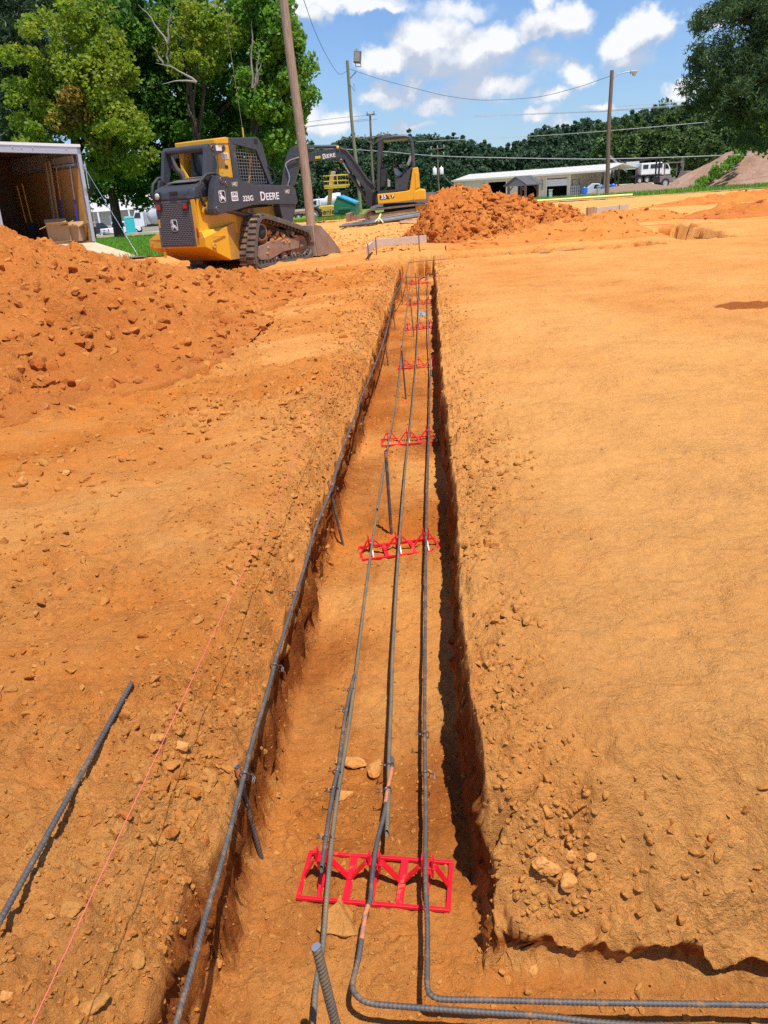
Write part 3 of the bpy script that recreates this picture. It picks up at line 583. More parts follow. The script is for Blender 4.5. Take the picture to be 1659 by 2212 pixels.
# orange paint on the middle bar: sleeves of paint on the bar itself
def paint(pts,lab): 
    m=MB(); P=px2(pts,Z1+.0005); m.tube(P,RB*1.06,10,True); return m.build('paint_mark',STEELO,None,label=lab,cat='paint mark')
paint([(847,1660),(843,1680),(838,1704),(833,1735)],'orange paint on the spliced middle bar behind the nearest red chair')
paint([(795,1957),(789,1974),(785.5,2003),(781,2030)],'orange paint on the middle bar in front of the nearest red chair')
# ---------------------------------------------------------------- tie wires
def tie(px,py,z,label,ang=0,sc=1.):
    c=G(px,py,z); root=empty('wire_tie',c,ang,label,'wire tie','wire ties on the trench bars')
    m=MB(); pts=[(math.cos(t)*.0125*sc,.002*math.sin(2*t),math.sin(t)*.0125*sc) for t in np.linspace(0,6.28,15)[:-1]]
    m.tube(pts,.0011,5,closed=True); m.tube([(x,y+.003,z_) for x,y,z_ in pts],.0011,5,closed=True); m.build('loop',WIRE,root)
    m=MB(); m.tube([(-.012*sc,0,.003),(-.02*sc,.004,.007),(-.026*sc,.012,.004),(-.024*sc,.020,-.004)],.0012,5); m.tube([(-.012*sc,0,.003),(-.021*sc,-.002,.004),(-.028*sc,.004,-.002),(-.027*sc,.013,-.009)],.0012,5); m.build('twist',WIRE,root)
    return root
for px,py,z,l,a in [(758,1492,Z1,'upper wire tie on the spliced left bars in the trench',0),(748,1535,Z1,'second wire tie from the top on the spliced left bars',.3),(727,1670,Z1+.005,'wire tie at the middle of the spliced left bars',-.2),(722,1708,Z1+.005,'fourth wire tie from the top on the spliced left bars',.2),(706,1812,Z1+.005,'wire tie on the left bars just above the nearest red chair',0),
 (842,1655,Z1,'wire tie at the top of the orange splice of the middle bar',0),(836,1709,Z1,'wire tie on the orange paint of the middle bar',.3),(918,1588,Z1,'wire tie on the right bar level with the splice of the left bars',0),(919,1672,Z1,'lower wire tie on the right bar beside the orange splice',3.1),
 (593,1440,-.10,'wire tie on the upper left bar above the nearest stake',3.14),(528,1675,-.10,'wire tie holding the upper left bar to the nearest wall stake',3.1),(719,1053,-.10,'wire tie holding the upper left bar to the second wall stake',3.1),(783,856,-.10,'wire tie holding the upper left bar to the third wall stake',3.1),(638,1283,-.10,'dark wire lashing on the upper left bar between two stakes',0)]:
    tie(px,py,z,l,a)
# ---------------------------------------------------------------- stakes
def stake(base,top,label,grp,r=.0064,orange=True,pit=.0105,zt=.0,zb=-.45):
    b=G(*base,zb); 
    # the top lies on its own sight line, as near above the foot as it can be
    d=Vector(ray(*top)); o=Vector((0,0,CAMH)); t=((b.x*d.x+b.y*d.y))/(d.x**2+d.y**2); tp=o+d*t
    dr=(tp-b).normalized(); a=b-dr*.05
    o=rebar('rebar_stake',[a,a.lerp(tp,.5),tp],r,STEELY if not orange else STEEL,label,'stake',grp,pitch=pit,near=6,ends=(b.y<4))
    if orange:
        m=MB(); m.tube([tp-dr*.035,tp-dr*.006],r*1.1,10); m.build('paint_band',STEELO,o)
    return o
g1='stakes along the left wall of the trench'; g2='grade stakes in the middle of the trench'
stake((567,1862),(511,1655),'nearest stake against the left wall of the trench, at an orange banded top',g1)
stake((742,1181),(709,1040),'second stake along the left wall, level with the second red chair',g1)
stake((787,953),(776,849),'third stake along the left wall, level with the third red chair',g1)
for i,(b,t) in enumerate([((839,791.5),(829,719)),((854,712),(846,652)),((870,659),(864.5,608)),((880,629),(877,592))]):
    stake(b,t,['fourth stake along the left wall, level with the fourth red chair','fifth stake along the left wall of the trench','sixth stake along the left wall of the trench','farthest stake along the left wall of the trench'][i],g1,orange=False)
stake((845.5,1155),(833,972.6),'tall grade stake standing just behind the second red chair',g2,r=.0078)
stake((877,864),(867,748),'grade stake standing in front of the fourth red chair',g2)
stake((894,729),(886.5,645),'grade stake beside the fifth red chair',g2,orange=False)
stake((902,656),(897,590),'grade stake near the far end of the trench',g2,orange=False)
stake((757,2340),(683.6,2047),'thick stake rising in the foreground at the bottom edge of the photo',None,r=.0092,orange=False)
stake((913,597),(908,540),'thin stake standing behind the cross bars at the trench end',None,orange=False)
for (px,py),lab in [((846,1160),'orange paint on the soil at the foot of the tall grade stake'),((878,868),'orange paint on the soil at the foot of the grade stake by the fourth chair')]:
    c=G(px,py,-.45); x=c.x+RS.normal(0,.016,70);y=c.y+RS.normal(0,.012,70)
    o=scatter('paint_splash',np.stack([x,y,gz(x,y)],-1),sizes(70,.003,.009,2),mat('orange_marking_paint',(.8,.13,.02),.8),lab,'paint mark',kind='stuff')
# ---------------------------------------------------------------- red bar chairs
def make_chair(wd=.39,dp=.14):
    root=empty('bar_chair',(0,0,0)); h=wd/2; c3=[-h*.70,0,h*.70]; vt=[-h*.35,h*.35]
    m=MB()
    for y in(-dp/2,dp/2): m.box((0,y,.006),(wd,.009,.010))
    for x in(-h+.004,h-.004): m.box((x,0,.005),(.011,dp,.008))
    for x in vt: m.box((x,0,.005),(.019,dp,.008))
    for x in c3: m.box((x,0,.004),(.008,dp,.006))
    m.build('base_frame',REDP,root,bev=.0012)
    m=MB(); zt=.068
    def leg(a,b): m.beam((a[0],-.012,a[1]),(b[0],b[1]*0-.012,b[1]),.013,.004,up=(0,1,0)); 
    q=[(-h+.006,.006),(c3[0]-.02,zt),(c3[0]+.02,zt),(vt[0]-.006,.012),(vt[0]+.006,.012),(-.022,zt),(.022,zt),(vt[1]-.006,.012),(vt[1]+.006,.012),(c3[2]-.02,zt),(c3[2]+.02,zt),(h-.006,.006)]
    for a,b in zip(q,q[1:]): m.beam((a[0],0,a[1]),(b[0],0,b[1]),.017,.005,up=(0,0,1) if abs(a[1]-b[1])<.02 else (1,0,0))
    for x in c3:
        m.beam((x,-dp/2,.01),(x,-.006,zt-.002),.007,.007); m.beam((x,dp/2,.01),(x,.006,zt-.002),.007,.007)
    m.build('zigzag_support',REDP,root,bev=.001)
    for x in c3:
        m=MB()
        for s_ in(-1,1):
            m.prism([(x+s_*.0105,-.012,zt),(x+s_*.0105,.012,zt),(x+s_*.0105,.010,zt+.034),(x+s_*.0105,-.010,zt+.034)],(s_*.0045,0,0))
            m.box((x+s_*.012,0,zt-.016),(.005,.016,.032))
        m.box((x,0,zt+.002),(.026,.022,.006)); m.build('clip',REDP,root,bev=.001)
    return root
ch0=make_chair()
CH=[((637,1944),(976,1972),'nearest red plastic bar chair in the trench, with mud on its right end',1.0),((783,1213),(951,1192),'second nearest red plastic bar chair, just in front of the tall grade stake',1),((825,966),(945,957),'third red plastic bar chair in the trench',1),((860,798),(945,794),'fourth red plastic bar chair, just behind a grade stake',1),((873,718),(942,707),'fifth red plastic bar chair, just before the blue bundle',1),((879,664),(936,654),'sixth red plastic bar chair, just beyond the blue bundle',1),((884,620),(931,610),'farthest red plastic bar chair at the end of the trench',1)]
for i,(a,b,l,s_) in enumerate(CH):
    A_=G(*a,-.45);B_=G(*b,-.45); o=ch0 if i==0 else copy_tree(ch0); d=(B_-A_); an=math.atan2(d.y,d.x)
    if i>2: an*=.35
    mid=(A_+B_)/2; o.location=(mid.x-math.sin(an)*.07,mid.y+math.cos(an)*.07,-.447); o.rotation_euler=(0,0,an); 
    tag(o,l,'rebar chair','red plastic bar chairs down the trench')
# blue bundle
c=G(911,683,-.45); m=MB()
rb=random.Random(3)
for i in range(26):
    a=rb.uniform(0,6.28); r_=rb.uniform(.02,.06); m.tube([(math.cos(a)*r_,math.sin(a)*r_*.8,.01),(math.cos(a+1)*r_*.5,math.sin(a+1)*r_*.4,.035+rb.uniform(0,.02)),(math.cos(a+2.4)*r_,math.sin(a+2.4)*r_,.012)],.006,6)
m.build('cord_bundle',mat('blue_cord',(.12,.30,.55),.6,col2=(.55,.62,.68),nscale=30,namt=.9),None,loc=c+Vector((0,0,.0)),label='small blue bundle lying between the bars in the trench',cat='bundle')
# pink string lines
PINK=mat('pink_string',(.85,.16,.13),.7)
def string(pts,label,z=.05,r=.0013):
    m=MB(); P=px2(pts,z); Q=[]
    for a,b in zip(P,P[1:]): Q+=[a.lerp(b,k/12)+Vector((0,0,.0007*math.sin(k*9.))) for k in range(12)]
    m.tube(Q+[P[-1]],r,6); return m.build('string_line',PINK,None,label=label,cat='string line')
string([(20,2330),(71,2211),(262,1795),(455,1382),(560,1160),(657,950),(727,805),(790,672),(838,571),(850,545)],'pink mason string stretched over the left shoulder of the trench',.17,.0009)
string([(1375,489),(1412,486),(1445,485)],'red string across the far pit on the right side of the pad',.02,.006)
string([(1490,473),(1570,465),(1659,459),(1720,455)],'pink string in front of the low red mound near the right border',.12,.006)
string([(955,525),(1080,525),(1140,524),(1240,507)],'pink string running along the foot of the middle spoil heap',.10,.0035)
# ---------------------------------------------------------------- batter boards
PLK=mat('pale_plank',(.62,.47,.36),.8,col2=(.45,.33,.24),nscale=8,namt=.5,bump=.002,bscale=60)
def board(pts,h,label,stk,z0=.12,mm=PLK,th=.038):
    P=[G(px,py,0) for px,py in pts]; root=empty('batter_board',P[0],0,label,'batter board'); o=P[0]
    for a,b in zip(P,P[1:]):
        m=MB(); m.beam(a-o+Vector((0,0,z0+h/2)),b-o+Vector((0,0,z0+h/2)),th,h); m.build('plank',mm,root,bev=.003)
    for px,py in stk:
        s_=G(px,py,0)-o; m=MB(); m.tube([s_+Vector((0,-.035,-.15)),s_+Vector((0,-.035,z0+h+.05))],.010,8); m.build('stake',STEEL,root)
    return root
board([(806,549),(922,539)],.14,'pale plank batter board on stakes standing behind the end of the trench',[(814,552),(906,543)],.13)
board([(794,562),(806,549.5)],.14,'short side plank of the corner batter board left of the trench end',[(797,563)],.10)
P_=G(1268,468,0)
board([(1283,470),(1356,461)],.16,'pale grey plank batter board on the far right of the pad, before the building',[(1286,473),(1336,468)],.10,mat('grey_plank',(.52,.44,.36),.85,col2=(.4,.33,.26),nscale=9))
board([(1266,474),(1283,470.5)],.20,'short brown plank at the left end of the grey batter board',[(1268,475)],.10,mat('brown_plank',(.42,.24,.12),.85))
# ---------------------------------------------------------------- compact track loader
def yz(pts,x0): return [Vector((x0,u,z)) for u,z in pts]
def slab(m,pts,x0,x1): return m.prism(yz(pts,x0),(x1-x0,0,0))
def arc(cx,cy,r,a0,a1,n): return [(cx+r*math.cos(R(a0+(a1-a0)*i/n)),cy+r*math.sin(R(a0+(a1-a0)*i/n))) for i in range(n+1)]
def loopring(m,pts,x0,x1,th,normal_in=True):
    n=len(pts); P=[Vector((0,u,z)) for u,z in pts]; inn=[]
    for i in range(n):
        t=(P[(i+1)%n]-P[i-1]).normalized(); inn.append(P[i]+Vector((0,-t.z,t.y))*th)
    vs=[];
    for p,q in zip(P,inn):
        vs+=[(x0,p.y,p.z),(x1,p.y,p.z),(x1,q.y,q.z),(x0,q.y,q.z)]
    fs=[]
    for i in range(n):
        a=4*i;b=4*((i+1)%n)
        for j in range(4): fs.append((a+j,b+j,b+(j+1)%4,a+(j+1)%4))
    m.add(vs,fs)
def resample(pts,step,closed=True):
    P=[Vector((0,a,b)) for a,b in pts]; 
    if closed: P.append(P[0])
    out=[];acc=0.;nxt=0.
    for a,b in zip(P,P[1:]):
        L=(b-a).length
        while nxt<=acc+L-1e-6:
            p=a.lerp(b,(nxt-acc)/L); out.append(((p.y,p.z),(b-a).normalized())); nxt+=step
        acc+=L
    return out
def deer(name,parent,loc,rot,w=.15,h=.18):
    root=bpy.data.objects.new(name,None)
    m=MB(); rr=.035
    def rrect(w,h,r): 
        o=[]
        for cx,cy,a in((w/2-r,h/2-r,0),(-w/2+r,h/2-r,90),(-w/2+r,-h/2+r,180),(w/2-r,-h/2+r,270)): o+=arc(cx,cy,r,a,a+90,5)
        return o
    m.prism([(x,y,0) for x,y in rrect(w,h,rr)],(0,0,.004)); b=m.build(name,WHL,parent,loc=loc); b.rotation_euler=rot
    m=MB(); m.prism([(x,y,.0) for x,y in rrect(w*.86,h*.88,rr*.8)],(0,0,.0065)); m.build('field',BLL,b)
    D_=[(-.40,.30),(-.30,.36),(-.22,.30),(-.18,.44),(-.10,.46),(-.12,.34),(-.06,.28),(-.10,.18),(.02,.06),(.22,-.02),(.34,-.10),(.44,-.26),(.34,-.22),(.26,-.20),(.40,-.38),(.26,-.36),(.12,-.22),(0,-.16),(-.10,-.20),(-.26,-.34),(-.38,-.30),(-.26,-.24),(-.22,-.12),(-.36,-.16),(-.42,-.04),(-.28,-.02),(-.24,.12),(-.30,.22)]
    m=MB(); m.prism([(x*w,y*h,0) for x,y in D_],(0,0,.009)); m.build('leaping_deer',WHL,b); return b
SK=empty('track_loader',(-3.943,13.827,0),R(-28.06),'grey and yellow compact track loader with mesh side window, seen from its rear corner','track loader')
TO=[(.40,0),(1.80,0),(1.93,.03),(2.02,.12),(2.06,.25),(2.03,.40),(1.95,.52),(1.6,.625),(1.2,.735),(.85,.825),(.70,.86),(.58,.85),(.49,.79),(.42,.66),(.36,.5),(.31,.36),(.265,.2),(.28,.08),(.33,.02)]
SURF=resample(TO,.04)
for s in(1,-1):
    t=MB(); xa,xb=(.44,.80) if s>0 else (-.80,-.44)
    loopring(t,[p for p,_ in SURF],xa,xb,.035)
    for i,(p,tg_) in enumerate(resample(TO,.102)):
        nrm=Vector((0,tg_.z,-tg_.y)); c=Vector((0,p[0],p[1]))+nrm*.012
        for k,(lo,hi) in enumerate(((xa+.005,(xa+xb)/2-.01),((xa+xb)/2+.01,xb-.005))):
            off=tg_*(.05 if k else 0); cc=c+off; a=Vector(((lo+hi)/2,cc.y,cc.z))
            t.beam(a-tg_*.033,a+tg_*.033,hi-lo,.036,up=nrm)
    tr=t.build('rubber_track',TRK,SK,bev=.004)
    e=MB(); xs=.80 if s>0 else -.80; loopring(e,[p for p,_ in SURF],xs-.012 if s>0 else xs-.006,xs+.006 if s>0 else xs+.012,.055); e.build('track_edge',TRKE,tr)
    e=MB()
    for p,tg_ in resample(TO,.102): 
        nrm=Vector((0,tg_.z,-tg_.y)); c=Vector(((xa+xb)/2+s*.10,p[0],p[1]))-nrm*.065; e.beam(c-tg_*.022,c+tg_*.022,.05,.06,up=nrm)
    e.build('drive_lugs',TRKE,tr)
    f=MB(); slab(f,[(.45,.14),(.40,.30),(.55,.42),(.9,.62),(1.1,.62),(1.6,.5),(1.85,.4),(1.85,.25),(1.6,.2),(.9,.14)],s*.50,s*.66); f.build('track_frame',BLK,SK)
    f=MB(); slab(f,[(.50,.12),(.42,.20),(.40,.33),(.75,.40),(1.2,.43),(1.62,.40),(1.70,.34),(1.66,.22),(1.2,.20),(.75,.10)],s*.62,s*.735); f.build('track_guard',MUDM if False else RUST,SK,bev=.008)
    # caked mud lying on the guard
    n=260; ys=U(.42,1.66,n); zs=.33+U(0,1,n)*(.30-.16*np.abs(ys-.8))*(1.05-.1*ys); xs_=s*U(.56,.71,n); low=U(0,1,n)<.2; zs=np.where(low,U(.14,.3,n),zs)
    scm=scatter('caked_mud',np.stack([xs_,ys,zs],-1),sizes(n,.03,.085,1.5),MUDM,hi=True,tone=.2,kind='stuff',sink=.45,parent=SK)
    for (u,z,r_) in [(.70,.10,.075),(.97,.10,.085),(1.24,.11,.085),(1.51,.13,.085)]:
        k=MB(); k.lathe((s*.60,u,z),(s,0,0),[(0,0),(r_,0),(r_,.10),(r_*.75,.12),(r_*.7,.10),(r_*.25,.105),(r_*.22,.13),(0,.135)]); k.build('track_roller',RUST,SK)
    for (u,z,r_) in [(1.79,.25,.19),(.47,.16,.13)]:
        k=MB(); k.lathe((s*.56,u,z),(s,0,0),[(0,0),(r_,0),(r_,.14),(r_*.86,.15),(r_*.8,.10),(r_*.35,.11),(r_*.3,.16),(0,.165)]); k.build('idler_wheel',RUST,SK)
    k=MB(); k.lathe((s*.58,.61,.585),(s,0,0),[(0,0),(.19,0),(.19,.06),(.155,.065),(.15,.16),(.135,.175),(.12,.16),(.0,.16)]); sp=k.build('drive_sprocket',RUST,SK)
    k=MB(); k.lathe((s*.742,.61,.585),(s,0,0),[(.115,-.002),(.115,.004),(0,.006)]); k.build('hub_cover',BLK,sp)
# body
m=MB()
slab(m,[(-.64,.44),(-.10,.20),(1.45,.20),(1.60,.40),(1.45,.98),(.6,.98),(.3,.92),(-.05,.92),(-.45,.70),(-.64,.60)],-.44,.44)
m.build('lower_chassis',YED,SK,bev=.01)
m=MB()   # flared rear quarter with chamfered end
m.add([(-.77,-.66,.44),(.58,-.67,.45),(.62,-.14,.19),(-.62,-.14,.19),(-.77,-.66,.59),(-.50,-.67,.59),(.43,-.67,.59),(.58,-.67,.60),(.62,-.14,.735),(-.62,-.14,.735),(.52,-.66,.70),(-.52,-.66,.70)],
 [(0,3,2,1),(0,1,7,6,5,4),(1,2,8,7),(0,4,9,3),(7,8,10),(4,11,9),(10,8,9,11),(5,6,10,11),(6,7,10),(4,5,11)])
m.build('rear_bumper',YE,SK,bev=.008)
m=MB(); m.add([(.60,-.14,.19),(.45,.30,.17),(.45,.30,.80),(.60,-.14,.735),(.44,-.14,.19),(.44,-.14,.735)],[(0,1,2,3),(3,2,5),(0,4,1),(4,0,3,5)]); m.box((.622,-.36,.60),(.012,.30,.018)); m.build('quarter_panel',YED,SK,bev=.004); m=MB(); m.add([(-.60,-.14,.19),(-.45,.30,.17),(-.45,.30,.80),(-.60,-.14,.735),(-.44,-.14,.19),(-.44,-.14,.735)],[(3,2,1,0),(5,2,3),(1,4,0),(5,3,0,4)]); m.build('quarter_panel',YED,SK,bev=.004)
m=MB(); slab(m,[(-.645,.585),(-.61,1.215),(.30,1.30),(.30,.60)],-.47,.47); m.build('engine_side_panel',YE,SK,bev=.012)
m=MB(); slab(m,[(-.66,1.20),(-.655,1.33),(-.60,1.385),(-.30,1.47),(.22,1.53),(.3,1.50),(.3,1.22)],-.475,.475); hd=m.build('engine_hood',DG,SK,bev=.03)
m=MB(); m.box((.01,-.662,1.31),(.17,.03,.055)); m.build('latch',BLL,hd,bev=.008)
m=MB(); m.box((0,-.2,1.505),(.66,.5,.012),rx=.16); m.build('dusty_hood_top',DGD,hd)
m=MB(); m.add([(.30,-.675,1.22),(.475,-.665,1.22),(.49,-.5,1.24),(.49,-.40,1.44),(.475,-.60,1.38),(.34,-.66,1.34)],[(0,1,4,5),(1,2,3,4)]); m.build('hood_corner',DG,hd)
# grille: a perforated plate
gm=bpy.data.materials.new('perforated_grille'); gm.use_nodes=True; t_=gm.node_tree; p_=t_.nodes['Principled BSDF']; tcg=t_.nodes.new('ShaderNodeTexCoord'); sp_=t_.nodes.new('ShaderNodeSeparateXYZ'); cg=t_.nodes.new('ShaderNodeCombineXYZ'); br=t_.nodes.new('ShaderNodeTexBrick')
t_.links.new(tcg.outputs['Object'],sp_.inputs[0]); t_.links.new(sp_.outputs[0],cg.inputs[0]); t_.links.new(sp_.outputs[2],cg.inputs[1]); t_.links.new(cg.outputs[0],br.inputs['Vector'])
br.inputs['Color1'].default_value=br.inputs['Color2'].default_value=(.006,.006,.007,1); br.inputs['Mortar'].default_value=(.14,.13,.125,1); br.inputs['Scale'].default_value=1; br.inputs['Mortar Size'].default_value=.0066; br.inputs['Brick Width'].default_value=.068; br.inputs['Row Height'].default_value=.030; br.inputs['Mortar Smooth'].default_value=.1
t_.links.new(br.outputs['Color'],p_.inputs['Base Color']); p_.inputs['Roughness'].default_value=.5; bb=t_.nodes.new('ShaderNodeBump'); bb.inputs['Distance'].default_value=.008; t_.links.new(br.outputs['Fac'],bb.inputs['Height']); t_.links.new(bb.outputs[0],p_.inputs['Normal'])
m=MB(); slab(m,[(-.685,.47),(-.652,1.205),(-.60,1.205),(-.62,.47)],-.465,.375); gr=m.build('grille_frame',DGD,SK,bev=.01)
m=MB(); m.add([(-.42,-.6905,.505),(.335,-.6905,.505),(.30,-.667,1.03),(-.39,-.667,1.03)],[(0,1,2,3)]); m.add([(-.30,-.6655,1.03),(.19,-.6655,1.03),(.19,-.6595,1.16),(-.30,-.6595,1.16)],[(0,1,2,3)]); m.build('grille',gm,gr)
deer('maker_emblem',gr,(-.06,-.684,.81),(R(90),0,0),.15,.185)
TLM=mat('tail_lamp_red',(.42,.01,.012),.3,spec=.6)
for x in(-.375,.25):
    m=MB(); m.box((x,-.665,1.105),(.13,.03,.12)); h=m.build('lamp_housing',BLL,SK,bev=.005); m=MB(); m.box((x,-.684,1.105),(.085,.02,.085)); m.build('tail_lamp',TLM,h,bev=.006)
m=MB(); m.box((-.385,-.655,1.275),(.17,.03,.13)); h=m.build('work_lamp_housing',BLL,SK,bev=.01); m=MB(); m.lathe((-.37,-.668,1.275),(0,-1,0),[(.05,-.01),(.05,.012),(.03,.02),(0,.022)]); m.build('work_lamp',mat('lamp_lens',(.62,.60,.55),.2),h)
m=MB(); m.prism([(.43,-.684,.76),(.445,-.684,.76),(.475,-.684,.70),(.475,-.684,.60),(.43,-.684,.60)],(0,-.004,0)) ; m.build('reflector',TLM,SK)
m=MB(); m.box((-.42,-.665,.60),(.06,.012,.62)); m.build('corner_pillar',YE,SK,bev=.004); m=MB(); m.box((.42,-.655,.9),(.09,.02,.60)); m.build('corner_pillar',YE,SK,bev=.004)
m=MB(); m.lathe((-.70,-.672,.52),(0,-1,0),[(.03,0),(.03,.004),(.015,.004),(.015,-.002)],16); m.lathe((.60,-.5,.46),(1,-.1,0),[(.045,0.01),(.045,.022),(.02,.022),(.02,.01)],16); m.build('tie_down_eye',YED,SK)
# cab
for s in(-1,1):
    m=MB(); m.prism([(s*.44,.06,1.50),(s*.44,.39,1.50),(s*.44,.39,2.07),(s*.44,.10,2.07)],(-s*.05,0,0))
    m.prism([(s*.44,.05,1.52),(s*.30,.07,1.52),(s*.40,.07,1.70),(s*.36,.08,1.92),(s*.20,.08,2.07),(s*.46,.07,2.07)],(0,.03,0)); m.build('cab_rear_frame',YE,SK,bev=.006)
m=MB(); slab(m,[(.02,2.02),(.02,2.10),(.32,2.13),(.40,2.12),(.40,2.03)],-.47,.45); m.build('cab_roof',YE,SK,bev=.012)
m=MB(); slab(m,[(.41,2.04),(.41,2.12),(1.13,2.145),(1.20,2.10),(1.2,2.04)],-.45,.45); m.build('cab_roof_front',DG,SK,bev=.01)
for s in(1,-1):
    m=MB(); xa=s*.40; xb=s*.46
    A_=lambda pts: m.prism([(xa,u,z) for u,z in pts],(xb-xa,0,0))
    A_([(.38,1.48),(.55,1.42),(.51,2.02),(.37,2.11)]); A_([(.51,2.02),(1.07,1.93),(1.25,2.03),(1.14,2.13),(.37,2.11)]); A_([(1.07,1.93),(1.35,1.33),(1.44,1.32),(1.25,2.03)]); A_([(.55,1.42),(.56,1.36),(1.44,1.32),(1.35,1.36)]); 
    sf=m.build('cab_side_frame',DG,SK,bev=.006)
    m=MB()
    for i in range(13):
        u=.53+i*.068; ztop=1.985-.11*(u-.51)/.56 if u<1.07 else 1.93-(u-1.07)*2.14; 
        if ztop>1.42: m.tube([(s*.43,u,1.38),(s*.43,u,ztop)],.0045,5,smooth=False)
    for i in range(11):
        z=1.43+i*.052; u1=1.07 if z>1.93 else 1.07+(1.93-z)/2.14
        m.tube([(s*.43,.52,z),(s*.43,u1,z-.03)],.0045,5,smooth=False)
    m.build('window_screen',mat('screen_wire',(.23,.21,.20),.6),sf)
m=MB(); m.prism([(-.30,.13,1.56),(.44,.13,1.56),(.42,.13,1.98),(-.20,.13,1.98)],(0,.012,0)); gl=m.build('rear_window',GLS,SK)
m=MB(); m.tube([(-.19,.118,1.97),(-.17,.118,1.66),(-.10,.118,1.575),(.44,.118,1.575)],.02,6,smooth=False); m.tube([(-.20,.118,1.95),(-.16,.118,1.99),(.40,.118,1.99)],.016,6,smooth=False); m.build('window_seal',BLL,gl)
m=MB(); slab(m,[(.30,1.10),(.35,1.55),(.42,1.85),(.5,1.85),(.52,1.45),(.9,1.42),(.95,1.1)],-.25,.25); m.build('operator_seat',BLL,SK,bev=.02)
m=MB(); m.tube([(.30,1.08,1.86),(.30,.92,1.34)],.022,8); m.build('lap_bar',YE,SK)
m=MB(); m.box((0,1.38,1.55),(.8,.03,.5)); m.box((0,.7,1.15),(.84,1.1,.35)); m.build('cab_floor',BLL,SK)
m=MB(); m.tube([(.30,.95,2.12),(.30,.95,2.30)],.014,8); an_=m.build('flag_base',YE,SK); m=MB(); m.tube([(.30,.95,2.30),(.31,.9,3.0),(.36,.80,3.9)],.0035,5); m.build('whip_antenna',mat('whip',(.35,.33,.2),.6),an_)
m=MB(); m.box((.452,1.08,2.07),(.03,.10,.09)); m.build('side_lamp',BLL,SK,bev=.01)
m=MB(); m.tube([(.46,1.38,1.36),(.50,1.46,1.42),(.50,1.42,1.60),(.46,1.32,1.66)],.012,6); m.build('grab_handle',BLL,SK)
# stickers on the yellow pillar
m=MB(); m.box((.443,.24,1.84),(.004,.17,.09)); st=m.build('warning_label',WHL,SK); m=MB(); [m.box((.4465,.24,1.865-.018*i),(.001,.13,.006)) for i in range(4)]; m.build('label_text_lines',BLL,st)
m=MB(); m.box((.443,.23,1.74),(.004,.05,.03)); m.build('warning_label',WHL,SK); m=MB(); m.box((.443,.25,1.67),(.004,.07,.05)); m.build('warning_label',BLL,SK)
# lift arms
AR=[(-.47,1.50),(-.27,1.54),(.10,1.49),(.46,1.41),(.64,1.355),(1.2,1.34),(1.70,1.32),(1.79,1.27),(1.83,1.02),(1.78,.985),(1.3,1.015),(.75,1.04),(.52,1.035),(.1,.985),(-.24,.955),(-.42,.925),(-.50,.95),(-.535,1.01)]
AR2=[(a-(.0 if a>-.2 else .0),b) for a,b in AR]
PINM=mat('pin_metal',(.16,.13,.12),.45,.6)
for s in(1,-1):
    m=MB(); slab(m,[(-.30,1.535)]+AR[2:-4]+[(-.28,.95),(-.40,.93),(-.46,.96),(-.465,1.03)],s*.52,s*.69); a_=m.build('lift_arm',DG,SK,bev=.012)
    m=MB(); slab(m,[(1.28,1.03),(1.80,1.0),(1.70,.80),(1.58,.62),(1.55,.34),(1.44,.30),(1.40,.62),(1.33,.80)],s*.53,s*.67); m.build('arm_drop_leg',DG,a_,bev=.01)
    for u,z,r_ in((-.19,1.455,.055),(-.085,1.40,.045),(-.385,1.02,.05)):
        m=MB(); m.lathe((s*.69,u,z),(s,0,0),[(r_,-.002),(r_,.010),(r_*.62,.012),(r_*.55,.002),(r_*.3,.002),(r_*.28,.014),(0,.015)],18); m.build('pivot_pin',PINM,a_)
    m=MB(); slab(m,arc(-.05,1.955,.055,200,90,5)[::-1]+[],s*.47,s*.55) if False else None
    L_=[(-.30,1.42),(-.20,1.60),(-.12,1.82),(-.02,1.86),(.17,1.90),(.21,1.95),(.18,2.01),(-.22,2.01),(-.27,1.97),(-.40,1.50)]
    m=MB(); slab(m,L_,s*.45,s*.52); k=m.build('rear_link',DG,SK,bev=.01)
    for u in(-.12,.14):
        m=MB(); m.lathe((s*.52,u,1.955),(s,0,0),[(.045,-.002),(.045,.010),(.02,.012),(.018,.0),(0,.0)],16); m.build('pivot_pin',PINM,k)
    m=MB(); m.tube([(s*.50,-.12,1.90),(s*.46,-.05,1.70),(s*.42,.02,1.62),(s*.40,.06,1.45)],[.05,.05,.06,.05],10); m.build('link_brace',DGD,SK) if s<0 else None
    m=MB(); m.cyl((s*.40,-.42,1.0),(s*.55,-.42,1.0),.06); m.cyl((s*.45,-.2,1.05),(s*.52,.9,.80),.045); m.build('lift_cylinder',PINM,SK)
    m=MB(); m.tube([(s*.60,-.10,1.50),(s*.58,-.22,1.57),(s*.57,-.40,1.56),(s*.56,-.54,1.47),(s*.55,-.60,1.33),(s*.55,-.58,1.18),(s*.53,-.50,1.08)],.026,9); m.build('hydraulic_hose',BLK,SK)
m=MB(); m.tube([(-.50,-.20,1.965),(.50,-.20,1.965)],.055,14); m.build('cross_tube',DG,SK)
deer('maker_emblem',SK,(.6935,-.235,1.21),(R(90),0,R(90)),.155,.185)
m=MB(); m.box((.6925,.075,1.20),(.004,.16,.145)); pl=m.build('fleet_plate',WHL,SK)
text('CRG',.062,'plate_lettering',BLL,pl,(.695,.075,1.235),(R(90),0,R(90)),.001,.0015)
m=MB(); [m.box((.6955,.075,1.185-.016*i),(.001,.13,.006)) for i in range(3)]; m.build('plate_text_lines',BLL,pl)
tx_=lambda s,sz,u,z,b=.003,sx=1,mm=WHL: text(s,sz,'lettering',mm,SK,(.6925,u,z),(R(90),0,R(90)),.0015,b,'CENTER',sx)
